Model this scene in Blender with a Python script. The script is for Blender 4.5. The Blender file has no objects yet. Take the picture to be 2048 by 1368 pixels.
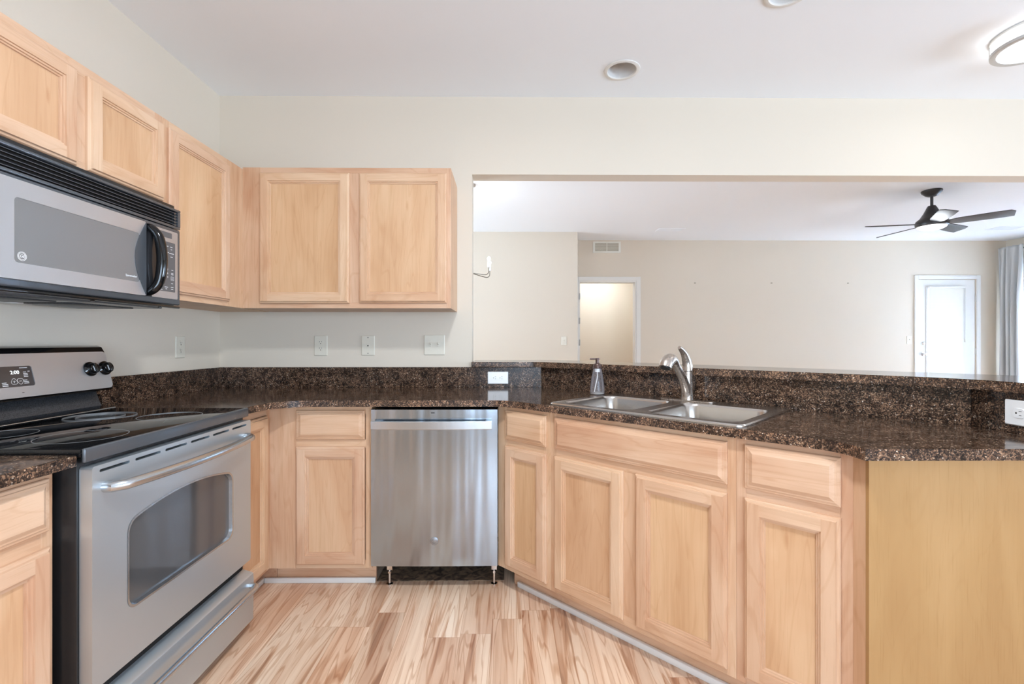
import bpy, bmesh, math, random
from mathutils import Vector, Matrix
random.seed(7)
PI = math.pi
S2 = math.sqrt(0.5)
SC = bpy.context.scene
COL = SC.collection

# ------------------------------------------------------------------ camera, sky, lights, exposure
CEIL = 2.687
cam = bpy.data.cameras.new('camera'); cam.sensor_width = 36.0; cam.lens = 16.596
cam.clip_start = 0.02; cam.clip_end = 60
cam_o = bpy.data.objects.new('camera', cam); COL.objects.link(cam_o)
cam_o.location = (1.7547, -2.8854, 1.189); cam_o.rotation_euler = (PI/2, 0, -0.0082)
SC.camera = cam_o

SC.view_settings.view_transform = 'Standard'; SC.view_settings.look = 'None'
SC.view_settings.gamma = 1.0; SC.view_settings.use_curve_mapping = False
SC.view_settings.exposure = 0.88
try:
    SC.cycles.max_bounces = 10; SC.cycles.diffuse_bounces = 6; SC.cycles.sample_clamp_indirect = 6.0
except Exception: pass

world = bpy.data.worlds.new('daylight'); SC.world = world; world.use_nodes = True
world.node_tree.nodes['Background'].inputs[0].default_value = (0.74, 0.87, 1.0, 1)
world.node_tree.nodes['Background'].inputs[1].default_value = 1.2

def area(name, loc, rot, sx, sy, power, color=(1, 1, 1), shape='RECTANGLE', spread=PI):
    l = bpy.data.lights.new(name, 'AREA'); l.shape = shape; l.size = sx; l.size_y = sy; l.energy = power; l.color = color
    l.spread = spread
    o = bpy.data.objects.new(name, l); COL.objects.link(o); o.location = loc; o.rotation_euler = rot
    return o
DAY = (0.615, 0.79, 1.0); WARM = (0.86, 0.93, 1.0)
UP = 0.62      # upward tilt added to the daylight panels to brighten the ceiling
area('rear_window_daylight', (3.05, -5.55, 1.20), (PI/2+0.22, 0, 0), 3.1, 1.6, 98, DAY)                # patio window behind the camera
area('patio_door_daylight', (9.62, 2.5, 0.95), (PI/2+UP, 0, PI/2), 2.3, 1.5, 620, DAY)               # behind the curtains
area('dining_window_daylight', (-3.0, 1.9, 1.1), (PI/2+UP, 0, -PI/2), 2.1, 1.3, 205, DAY)            # dining window on the left
area('kitchen_side_fill', (9.62, -2.6, 1.1), (PI/2+UP, 0, PI/2), 2.9, 1.5, 240, DAY)            # added light panel outside an unseen window right of the kitchen

# ------------------------------------------------------------------ helpers
def frame(o, right, z=0.0):
    """local u along the front (to the right as one faces it), v into the depth, z up"""
    r = Vector((right[0], right[1], 0)).normalized(); inn = Vector((-r.y, r.x, 0))
    return Matrix(((r.x, inn.x, 0, o[0]), (r.y, inn.y, 0, o[1]), (0, 0, 1, z), (0, 0, 0, 1)))

def BM(): return bmesh.new()

def box(bm, x0, x1, y0, y1, z0, z1, bev=0.0, seg=2, M=None, mi=0):
    if x1 < x0: x0, x1 = x1, x0
    if y1 < y0: y0, y1 = y1, y0
    if z1 < z0: z0, z1 = z1, z0
    vs = [bm.verts.new(p) for p in ((x0,y0,z0),(x1,y0,z0),(x1,y1,z0),(x0,y1,z0),(x0,y0,z1),(x1,y0,z1),(x1,y1,z1),(x0,y1,z1))]
    fs = [bm.faces.new([vs[i] for i in q]) for q in ((3,2,1,0),(4,5,6,7),(0,1,5,4),(1,2,6,5),(2,3,7,6),(3,0,4,7))]
    for f in fs: f.material_index = mi
    if M is not None:
        for v in vs: v.co = M @ v.co
    if bev > 0:
        es = list({e for f in fs for e in f.edges})
        bmesh.ops.bevel(bm, geom=es, offset=bev, segments=seg, affect='EDGES', profile=0.5, clamp_overlap=True, material=-1)
    return bm

def loft(bm, rings, cap0=False, cap1=False, closed=True, mi=0):
    R = [[bm.verts.new(p) for p in r] for r in rings]
    n = len(R[0])
    for a, b in zip(R, R[1:]):
        for i in range(n if closed else n-1):
            j = (i+1) % n
            try: bm.faces.new((a[i], a[j], b[j], b[i])).material_index = mi
            except ValueError: pass
    if cap0: bm.faces.new(R[0][::-1]).material_index = mi
    if cap1: bm.faces.new(R[-1]).material_index = mi
    return R

def lathe(bm, prof, M=None, n=32, mi=0, ell=(1, 1), ring=False):
    """prof: list of (radius, height); axis +z"""
    M = M or Matrix()
    rings = []
    for r, h in prof:
        rings.append([M @ Vector((max(r, 1e-5)*ell[0]*math.cos(2*PI*i/n), max(r, 1e-5)*ell[1]*math.sin(2*PI*i/n), h)) for i in range(n)])
    return loft(bm, rings, cap0=prof[0][0] > 1e-4 and not ring, cap1=prof[-1][0] > 1e-4 and not ring, mi=mi)

def tube(bm, pts, rad, n=12, cap=True, mi=0, ell=None, up=None):
    pts = [Vector(p) for p in pts]
    rads = rad if isinstance(rad, (list, tuple)) else [rad]*len(pts)
    T = []
    for i in range(len(pts)):
        a = pts[max(0, i-1)]; b = pts[min(len(pts)-1, i+1)]
        T.append((b-a).normalized())
    u0 = Vector(up) if up else (Vector((0, 0, 1)) if abs(T[0].z) < 0.9 else Vector((1, 0, 0)))
    N = (u0 - T[0]*u0.dot(T[0])).normalized()
    rings = []
    for i, p in enumerate(pts):
        N = (N - T[i]*N.dot(T[i])).normalized(); B = T[i].cross(N)
        e = ell[i] if ell else 1.0
        rings.append([p + N*rads[i]*math.cos(2*PI*k/n) + B*rads[i]*e*math.sin(2*PI*k/n) for k in range(n)])
    return loft(bm, rings, cap0=cap, cap1=cap, mi=mi)

def smooth_path(ctrl, n=8):
    """Catmull-Rom through control points"""
    P = [Vector(c) for c in ctrl]; P = [2*P[0]-P[1]] + P + [2*P[-1]-P[-2]]
    out = []
    for i in range(1, len(P)-2):
        for k in range(n):
            t = k/n; a, b, c, d = P[i-1:i+3]
            out.append(0.5*((2*b) + (c-a)*t + (2*a-5*b+4*c-d)*t*t + (3*b-a-3*c+d)*t**3))
    out.append(P[-2]); return out

def rr(w, h, r, n=5, cx=0, cy=0):
    """rounded rectangle outline, counter-clockwise, list of (x, y)"""
    out = []
    for sx, sy, a0 in ((1,-1,-PI/2),(1,1,0),(-1,1,PI/2),(-1,-1,PI)):
        for k in range(n+1):
            a = a0 + (PI/2)*k/n
            out.append((cx + sx*(w/2-r) + r*math.cos(a), cy + sy*(h/2-r) + r*math.sin(a)))
    return out

def poly_prism(bm, outer, z0, z1, holes=(), M=None, mi=0, bev=0.0, smi=None):
    """extrude a polygon (with holes) from z0 to z1"""
    M = M or Matrix()
    def loop(pts, z): return [bm.verts.new(M @ Vector((p[0], p[1], z))) for p in pts]
    tops = [loop(outer, z1)] + [loop(h, z1) for h in holes]
    bots = [loop(outer, z0)] + [loop(h, z0) for h in holes]
    sides = []
    for t, b in zip(tops, bots):
        n = len(t)
        for i in range(n):
            j = (i+1) % n
            f = bm.faces.new((b[i], b[j], t[j], t[i])); f.material_index = mi if smi is None else smi; sides.append(f)
    topf = []
    if not holes:
        f = bm.faces.new(tops[0]); f.material_index = mi; topf.append(f)
        f = bm.faces.new(bots[0][::-1]); f.material_index = mi
    else:
        for lv in (tops, bots):
            es = []
            for l in lv:
                for i in range(len(l)): es.append(bm.edges.get((l[i], l[(i+1) % len(l)])))
            r = bmesh.ops.triangle_fill(bm, edges=es, use_beauty=True, use_dissolve=False)
            for g in r['geom']:
                if isinstance(g, bmesh.types.BMFace): g.material_index = mi
    if bev > 0:
        es = []
        for l in (tops[0], bots[0]):
            for i in range(len(l)): es.append(bm.edges.get((l[i], l[(i+1) % len(l)])))
        bmesh.ops.bevel(bm, geom=es, offset=bev, segments=3, affect='EDGES', profile=0.5, clamp_overlap=True, material=-1)
    return bm

def build(name, bm, mats, parent=None, smooth=True, ang=35, M=None):
    bmesh.ops.recalc_face_normals(bm, faces=bm.faces)
    me = bpy.data.meshes.new(name); bm.to_mesh(me); bm.free()
    for m in (mats if isinstance(mats, (list, tuple)) else [mats]): me.materials.append(m)
    if smooth:
        me.polygons.foreach_set('use_smooth', [True]*len(me.polygons))
        me.set_sharp_from_angle(angle=math.radians(ang))
    o = bpy.data.objects.new(name, me); COL.objects.link(o)
    if parent is not None: o.parent = parent
    if M is not None: o.matrix_local = M
    return o

def tag(o, label, cat, group=None):
    o['label'] = label; o['category'] = cat
    if group: o['group'] = group
    return o

def thing(name, label, cat, M=None, group=None):
    o = bpy.data.objects.new(name, None); COL.objects.link(o); o.empty_display_size = 0.1
    if M is not None: o.matrix_world = M
    return tag(o, label, cat, group)

def struct(name, bm, mats, parent=None, **k):
    o = build(name, bm, mats, parent, **k)
    if parent is None: o['kind'] = 'structure'
    return o

def text_part(name, body, size, M, mat, parent, depth=0.0004, align='CENTER', shear=0.0):
    c = bpy.data.curves.new(name, 'FONT'); c.body = body; c.size = size; c.extrude = depth
    c.align_x = align; c.align_y = 'CENTER'; c.resolution_u = 3; c.shear = shear
    t = bpy.data.objects.new(name+'_tmp', c); COL.objects.link(t)
    bpy.context.view_layer.update()
    me = bpy.data.meshes.new_from_object(t.evaluated_get(bpy.context.evaluated_depsgraph_get()))
    bpy.data.objects.remove(t); bpy.data.curves.remove(c)
    me.name = name; me.materials.clear(); me.materials.append(mat)
    o = bpy.data.objects.new(name, me); COL.objects.link(o); o.parent = parent; o.matrix_local = M
    return o

# text/plates lie on the front: local plate x -> u, plate y -> z, plate normal -> -v (towards the viewer)
def front(u=0, v=0, z=0, tilt=0.0):
    return Matrix.Translation((u, v, z)) @ Matrix.Rotation(PI/2 - tilt, 4, 'X')

# ------------------------------------------------------------------ materials
def srgb(r, g, b):
    f = lambda c: (c/255/12.92) if c/255 <= 0.04045 else ((c/255+0.055)/1.055)**2.4
    return (f(r), f(g), f(b), 1)

def mat(name, color, rough=0.5, metal=0.0, spec=0.5, **kw):
    m = bpy.data.materials.new(name); m.use_nodes = True
    b = m.node_tree.nodes['Principled BSDF']
    b.inputs['Base Color'].default_value = color; b.inputs['Roughness'].default_value = rough
    b.inputs['Metallic'].default_value = metal; b.inputs['Specular IOR Level'].default_value = spec
    for k, v in kw.items(): b.inputs[k].default_value = v
    return m
def NT(m): return m.node_tree.nodes, m.node_tree.links, m.node_tree.nodes['Principled BSDF']
def node(N, t, **kw):
    n = N.new(t)
    for k, v in kw.items(): setattr(n, k, v)
    return n
def ramp(N, stops, interp='LINEAR'):
    r = N.new('ShaderNodeValToRGB'); r.color_ramp.interpolation = interp
    e = r.color_ramp.elements
    while len(e) < len(stops): e.new(0.5)
    for i, (p, c) in enumerate(stops): e[i].position = p; e[i].color = c
    return r
def mathn(N, L, op, a, b=None, c=None):
    n = N.new('ShaderNodeMath'); n.operation = op
    for i, x in enumerate((a, b, c)):
        if x is None: continue
        if isinstance(x, (int, float)): n.inputs[i].default_value = x
        else: L.new(x, n.inputs[i])
    return n.outputs[0]
def mixc(N, L, fac, a, b, mode='MIX'):
    n = N.new('ShaderNodeMix'); n.data_type = 'RGBA'; n.blend_type = mode
    for i, x in ((0, fac), (6, a), (7, b)):
        if isinstance(x, (int, float)): n.inputs[i].default_value = x
        elif isinstance(x, tuple): n.inputs[i].default_value = x
        else: L.new(x, n.inputs[i])
    return n.outputs[2]
def bump(N, L, b, h, strength=0.1, dist=0.01):
    n = N.new('ShaderNodeBump'); n.inputs['Strength'].default_value = strength; n.inputs['Distance'].default_value = dist
    L.new(h, n.inputs['Height']); L.new(n.outputs[0], b.inputs['Normal'])

def paint(name, col, rough=0.75, tex=500, st=0.04):
    m = mat(name, col, rough, spec=0.3); N, L, b = NT(m)
    tc = N.new('ShaderNodeTexCoord'); no = N.new('ShaderNodeTexNoise'); no.inputs['Scale'].default_value = tex
    L.new(tc.outputs['Object'], no.inputs['Vector']); bump(N, L, b, no.outputs[0], st, 0.002)
    big = N.new('ShaderNodeTexNoise'); big.inputs['Scale'].default_value = 1.3; L.new(tc.outputs['Object'], big.inputs['Vector'])
    d = tuple(c*0.97 for c in col[:3])+(1,)
    L.new(mixc(N, L, big.outputs[0], d, col), b.inputs['Base Color'])
    return m

def maple(name, axis, light, mid, dark, rough=0.38, fig=1.0):
    m = mat(name, mid, rough, spec=0.35); N, L, b = NT(m)
    tc = N.new('ShaderNodeTexCoord'); oi = N.new('ShaderNodeObjectInfo')
    off = N.new('ShaderNodeVectorMath'); off.operation = 'SCALE'; off.inputs[0].default_value = (13.1, 7.7, 17.3)
    L.new(oi.outputs['Random'], off.inputs['Scale'])
    ad = N.new('ShaderNodeVectorMath'); L.new(tc.outputs['Object'], ad.inputs[0]); L.new(off.outputs[0], ad.inputs[1])
    def mp(sc):
        s = (sc[0], sc[0], sc[1]) if axis == 'z' else (sc[1], sc[0], sc[0])
        n = N.new('ShaderNodeMapping'); n.inputs['Scale'].default_value = s; L.new(ad.outputs[0], n.inputs['Vector']); return n.outputs[0]
    def noise(vec, detail, dist=0.0, rough_=0.5):
        n = N.new('ShaderNodeTexNoise'); n.inputs['Scale'].default_value = 1.0; n.inputs['Detail'].default_value = detail
        n.inputs['Distortion'].default_value = dist; n.inputs['Roughness'].default_value = rough_; L.new(vec, n.inputs['Vector']); return n.outputs[0]
    blotch = noise(mp((6, 1.6)), 3, 0.6)
    grain = noise(mp((55, 2.2)), 5, 0.8)
    pore = noise(mp((260, 9)), 3)
    rings = noise(mp((5.0, 0.9)), 2, 0.8)
    band = mathn(N, L, 'SINE', mathn(N, L, 'MULTIPLY', rings, 75.0))
    r1 = ramp(N, [(0.30, dark), (0.5, mid), (0.68, light)]); L.new(blotch, r1.inputs[0])
    r2 = ramp(N, [(0.32, (0.86, 0.80, 0.74, 1)), (0.52, (1, 1, 1, 1))]); L.new(grain, r2.inputs[0])
    c = mixc(N, L, 0.55*fig, r1.outputs[0], r2.outputs[0], 'MULTIPLY')
    r3 = ramp(N, [(0.0, (1, 1, 1, 1)), (0.8, (1, 1, 1, 1)), (1.0, (0.90, 0.84, 0.78, 1))]); L.new(band, r3.inputs[0])
    c = mixc(N, L, 0.55*fig, c, r3.outputs[0], 'MULTIPLY')
    r4 = ramp(N, [(0.30, (0.90, 0.86, 0.80, 1)), (0.42, (1, 1, 1, 1))]); L.new(pore, r4.inputs[0])
    c = mixc(N, L, 0.6, c, r4.outputs[0], 'MULTIPLY')
    knot = N.new('ShaderNodeTexVoronoi'); knot.inputs['Scale'].default_value = 1.0; L.new(mp((9, 2.2)), knot.inputs['Vector'])
    rk = ramp(N, [(0.0, (0.62, 0.42, 0.28, 1)), (0.035, (0.80, 0.66, 0.54, 1)), (0.075, (1, 1, 1, 1))]); L.new(knot.outputs['Distance'], rk.inputs[0])
    c = mixc(N, L, 0.5*fig, c, rk.outputs[0], 'MULTIPLY')
    hs = N.new('ShaderNodeHueSaturation'); L.new(c, hs.inputs['Color'])
    L.new(mathn(N, L, 'MULTIPLY_ADD', oi.outputs['Random'], 0.07, 0.965), hs.inputs['Value'])
    L.new(mathn(N, L, 'MULTIPLY_ADD', oi.outputs['Random'], 0.007, 0.4965), hs.inputs['Hue'])
    L.new(hs.outputs[0], b.inputs['Base Color'])
    bump(N, L, b, pore, 0.05, 0.001)
    return m

M_WALL = paint('beige_wall_paint', srgb(219, 208, 192))
M_CEIL = paint('white_ceiling_paint', srgb(243, 246, 249), 0.9, 220, 0.08)
M_WHITE = paint('white_trim_paint', srgb(228, 226, 221), 0.35, 60, 0.01)
LGT, MID, DRK = srgb(219, 186, 156), srgb(210, 172, 140), srgb(198, 154, 121)
M_MV = maple('maple_upright_grain', 'z', LGT, MID, DRK)
M_MH = maple('maple_level_grain', 'x', LGT, MID, DRK)
M_MP = maple('maple_panel_veneer', 'z', srgb(216, 179, 142), srgb(209, 168, 130), srgb(199, 156, 117), fig=0.8)
M_ME = maple('yellow_end_veneer', 'z', srgb(180, 142, 97), srgb(174, 135, 89), srgb(167, 127, 82), fig=0.35)
M_IN = mat('cabinet_underside', srgb(150, 96, 60), 0.6)

def granite(name, rough=0.11, gain=1.0):
    m = mat(name, (0.03, 0.02, 0.016, 1), rough, spec=0.36); N, L, b = NT(m)
    tc = N.new('ShaderNodeTexCoord')
    def vor(sc, feat='F1'):
        v = N.new('ShaderNodeTexVoronoi'); v.inputs['Scale'].default_value = sc; v.feature = feat
        dn = N.new('ShaderNodeTexNoise'); dn.inputs['Scale'].default_value = sc*0.8
        L.new(tc.outputs['Object'], dn.inputs['Vector'])
        mv = N.new('ShaderNodeVectorMath'); mv.operation = 'MULTIPLY_ADD'; L.new(dn.outputs['Color'], mv.inputs[0])
        mv.inputs[1].default_value = (1.1/sc,)*3; L.new(tc.outputs['Object'], mv.inputs[2]); L.new(mv.outputs[0], v.inputs['Vector'])
        return v
    v1 = vor(330); s = N.new('ShaderNodeSeparateColor'); L.new(v1.outputs['Color'], s.inputs[0])
    r1 = ramp(N, [(0.0, srgb(38, 31, 28)), (0.28, srgb(66, 51, 42)), (0.53, srgb(104, 80, 63)), (0.77, srgb(136, 108, 86)), (0.94, srgb(166, 142, 119)), (0.985, srgb(202, 188, 172))], 'CONSTANT')
    L.new(s.outputs[0], r1.inputs[0])
    no = N.new('ShaderNodeTexNoise'); no.inputs['Scale'].default_value = 16; no.inputs['Detail'].default_value = 4; L.new(tc.outputs['Object'], no.inputs['Vector'])
    r2 = ramp(N, [(0.36, (0.50, 0.48, 0.48, 1)), (0.62, (1.05, 1.0, 0.97, 1))]); L.new(no.outputs[0], r2.inputs[0])
    c = mixc(N, L, 1.0, r1.outputs[0], r2.outputs[0], 'MULTIPLY')
    v2 = vor(75); s2 = N.new('ShaderNodeSeparateColor'); L.new(v2.outputs['Color'], s2.inputs[0])
    r3 = ramp(N, [(0.0, (0.36, 0.34, 0.34, 1)), (0.24, (1, 1, 1, 1))], 'CONSTANT'); L.new(s2.outputs[1], r3.inputs[0])
    c = mixc(N, L, 0.85, c, r3.outputs[0], 'MULTIPLY')
    if gain != 1.0: c = mixc(N, L, 1.0, c, (gain, gain*0.99, gain*0.97, 1), 'MULTIPLY')
    L.new(c, b.inputs['Base Color'])
    return m
M_GRAN = granite('dark_brown_granite'); M_GRANS = granite('dark_granite_strip', 0.22); M_GRANS.node_tree.nodes['Principled BSDF'].inputs['Specular IOR Level'].default_value = 0.2; M_GRANE = granite('pale_granite_edge', 0.3, 1.35)  # slab edges use a rougher, paler copy of the granite

def steel(name, col, rough, axis='x', met=1.0, wob=0.0):
    m = mat(name, col, rough, met); N, L, b = NT(m)
    tc = N.new('ShaderNodeTexCoord'); mp = N.new('ShaderNodeMapping'); no = N.new('ShaderNodeTexNoise')
    mp.inputs['Scale'].default_value = {'x': (4, 700, 700), 'z': (700, 700, 4), 'n': (90, 90, 90)}[axis]
    no.inputs['Scale'].default_value = 1; no.inputs['Detail'].default_value = 2
    L.new(tc.outputs['Object'], mp.inputs[0]); L.new(mp.outputs[0], no.inputs[0])
    L.new(mathn(N, L, 'MULTIPLY_ADD', no.outputs[0], 0.06, rough-0.03), b.inputs['Roughness'])
    big = N.new('ShaderNodeTexNoise'); big.inputs['Scale'].default_value = 5; L.new(tc.outputs['Object'], big.inputs[0])
    d = tuple(c*0.93 for c in col[:3])+(1,)
    L.new(mixc(N, L, big.outputs[0], d, col), b.inputs['Base Color'])
    if wob > 0:
        m2 = N.new('ShaderNodeMapping'); m2.inputs['Scale'].default_value = (7.5, 1, 0.35)
        w = N.new('ShaderNodeTexNoise'); w.inputs['Scale'].default_value = 1; w.inputs['Detail'].default_value = 2
        L.new(tc.outputs['Object'], m2.inputs[0]); L.new(m2.outputs[0], w.inputs[0]); bump(N, L, b, w.outputs[0], wob, 0.02)
    return m
M_SS = steel('brushed_stainless', (0.58, 0.64, 0.68, 1), 0.33, 'x', 0.8)
M_SSD = steel('dishwasher_stainless', (0.44, 0.515, 0.595, 1), 0.19, 'x', wob=0.5)
M_SSL = steel('bright_stainless_trim', (0.60, 0.64, 0.68, 1), 0.25)
M_SSM = steel('microwave_stainless', (0.60, 0.63, 0.67, 1), 0.36, 'x', 0.9)
M_SINK = steel('satin_sink_steel', (0.57, 0.54, 0.51, 1), 0.25, 'n')
M_NICK = steel('brushed_nickel', (0.53, 0.47, 0.42, 1), 0.28, 'n')
M_ARM = mat('dull_chandelier_arm', srgb(120, 112, 100), 0.4, 0.6)
M_LRING0 = mat('satin_hinge', srgb(190, 190, 188), 0.5, 0.4)
M_HBK = mat('gloss_dark_handle_back', srgb(44, 44, 46), 0.1)
M_MARK = mat('dull_mark_steel', (0.30, 0.32, 0.34, 1), 0.4, 0.9)
M_CHR = mat('chrome', (0.8, 0.8, 0.8, 1), 0.1, 1.0)
M_BLK = mat('black_plastic', srgb(28, 28, 29), 0.32)
M_BLKG = mat('gloss_black_plastic', srgb(14, 14, 15), 0.08)
M_BLKE = mat('textured_black_enamel', srgb(52, 53, 55), 0.38); 
N_, L_, b_ = NT(M_BLKE); t_ = N_.new('ShaderNodeTexNoise'); t_.inputs['Scale'].default_value = 420; tc_ = N_.new('ShaderNodeTexCoord'); L_.new(tc_.outputs['Object'], t_.inputs[0])
r_ = ramp(N_, [(0.35, srgb(26, 26, 28)), (0.65, srgb(74, 75, 78))]); L_.new(t_.outputs[0], r_.inputs[0]); L_.new(r_.outputs[0], b_.inputs['Base Color']); bump(N_, L_, b_, t_.outputs[0], 0.2, 0.002)
M_GREY = mat('dark_grey_trim', srgb(96, 100, 105), 0.25, 0.5)
M_GLASSTOP = mat('black_glass_cooktop', srgb(16, 16, 17), 0.045)
N_, L_, b_ = NT(M_GLASSTOP); t_ = N_.new('ShaderNodeTexVoronoi'); t_.inputs['Scale'].default_value = 260; tc_ = N_.new('ShaderNodeTexCoord'); L_.new(tc_.outputs['Object'], t_.inputs[0])
r_ = ramp(N_, [(0.0, srgb(120, 120, 122)), (0.16, srgb(18, 18, 19))]); L_.new(t_.outputs['Distance'], r_.inputs[0]); L_.new(r_.outputs[0], b_.inputs['Base Color'])
M_RING = mat('burner_ring_print', srgb(140, 140, 140), 0.3)
M_OVENG = mat('oven_door_glass', srgb(96, 96, 97), 0.07, 0.35, 0.8)
M_MWG = mat('microwave_window_mesh', srgb(128, 128, 128), 0.22, 0.25)
M_KEYS = mat('grey_key_pad', srgb(92, 92, 93), 0.35)
M_DISP = mat('display_glass', srgb(58, 58, 60), 0.08, 0.0, 0.8)
M_INK = mat('pale_print', srgb(225, 225, 225), 0.5)
M_INKD = mat('dark_print', srgb(40, 40, 42), 0.5)
M_PLW = mat('white_plastic', srgb(246, 246, 246), 0.25)
M_PLI = mat('ivory_plastic', srgb(220, 213, 197), 0.35)
M_SLOT = mat('slot_black', srgb(20, 18, 17), 0.6)
M_VENT = mat('vent_white_metal', srgb(226, 224, 214), 0.5)
M_VENTD = mat('vent_shadow_gap', srgb(168, 158, 138), 0.8)
M_BRONZE = mat('bronze_pump_plastic', srgb(92, 70, 64), 0.28, 0.4)
M_FAN = mat('dark_fan_metal', srgb(56, 54, 54), 0.35, 0.3)
M_BLADE = mat('dark_grey_blade', srgb(62, 61, 62), 0.45)
M_YEL = mat('yellow_tag', srgb(222, 176, 20), 0.5)
M_ROD = mat('black_rod', srgb(24, 24, 24), 0.4)
M_GAPSHADE = mat('gap_shade_black', srgb(16, 14, 13), 0.9)

def emis(name, col, st):
    m = mat(name, (0.9, 0.9, 0.9, 1), 0.4); b = m.node_tree.nodes['Principled BSDF']
    b.inputs['Emission Color'].default_value = col; b.inputs['Emission Strength'].default_value = st
    return m
M_LAMP = emis('lit_diffuser', (0.95, 0.97, 1.0, 1), 2.4)
M_BULB = emis('lit_bulb', (1, 0.96, 0.90, 1), 5.0)
M_FANL = emis('lit_fan_lens', (0.98, 0.96, 0.95, 1), 1.1)
M_LED = emis('clock_digits', (0.9, 0.95, 0.95, 1), 0.7)

def clear(name, col, rough=0.02, ior=1.45):
    m = mat(name, col, rough); b = m.node_tree.nodes['Principled BSDF']
    b.inputs['Transmission Weight'].default_value = 1.0; b.inputs['IOR'].default_value = ior
    return m
M_BOTTLE = None
M_SOAP = mat('pale_soap', srgb(214, 212, 206), 0.2)
def pane(name):
    m = bpy.data.materials.new(name); m.use_nodes = True; N = m.node_tree.nodes; L = m.node_tree.links
    N.remove(N['Principled BSDF']); o = N['Material Output']
    t = N.new('ShaderNodeBsdfTransparent'); g = N.new('ShaderNodeBsdfGlossy'); g.inputs['Roughness'].default_value = 0.02
    f = N.new('ShaderNodeFresnel'); f.inputs[0].default_value = 1.45; x = N.new('ShaderNodeMixShader')
    L.new(f.outputs[0], x.inputs[0]); L.new(t.outputs[0], x.inputs[1]); L.new(g.outputs[0], x.inputs[2]); L.new(x.outputs[0], o.inputs[0])
    return m
M_PANE = pane('window_glass')
def thin_plastic(name, col, body):
    m = pane(name); N = m.node_tree.nodes; L = m.node_tree.links
    d = N.new('ShaderNodeBsdfTranslucent'); d.inputs[0].default_value = col; d2 = N.new('ShaderNodeBsdfDiffuse'); d2.inputs[0].default_value = col
    a = N.new('ShaderNodeAddShader'); L.new(d.outputs[0], a.inputs[0]); L.new(d2.outputs[0], a.inputs[1])
    o = N['Material Output']; first = o.inputs[0].links[0].from_socket; x = N.new('ShaderNodeMixShader'); x.inputs[0].default_value = body
    L.new(first, x.inputs[1]); L.new(a.outputs[0], x.inputs[2]); L.new(x.outputs[0], o.inputs[0]); return m
M_BOTTLE = thin_plastic('clear_bottle_plastic', (0.42, 0.38, 0.40, 1), 0.16)

def cloth(name, col, transl, weave=900):
    m = mat(name, col, 0.85, spec=0.15); N, L, b = NT(m)
    tc = N.new('ShaderNodeTexCoord'); w = N.new('ShaderNodeTexNoise'); w.inputs['Scale'].default_value = weave; L.new(tc.outputs['Object'], w.inputs[0])
    bump(N, L, b, w.outputs[0], 0.15, 0.002)
    t = N.new('ShaderNodeBsdfTranslucent'); t.inputs[0].default_value = col
    x = N.new('ShaderNodeMixShader'); x.inputs[0].default_value = transl
    L.new(b.outputs[0], x.inputs[1]); L.new(t.outputs[0], x.inputs[2]); L.new(x.outputs[0], N['Material Output'].inputs[0])
    return m
M_CURT = cloth('grey_curtain_cloth', srgb(208, 208, 207), 0.12)
M_SHEER = cloth('white_sheer_cloth', srgb(246, 247, 250), 0.55)
M_SLAT = cloth('white_blind_slat', srgb(250, 247, 240), 0.30)

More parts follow.
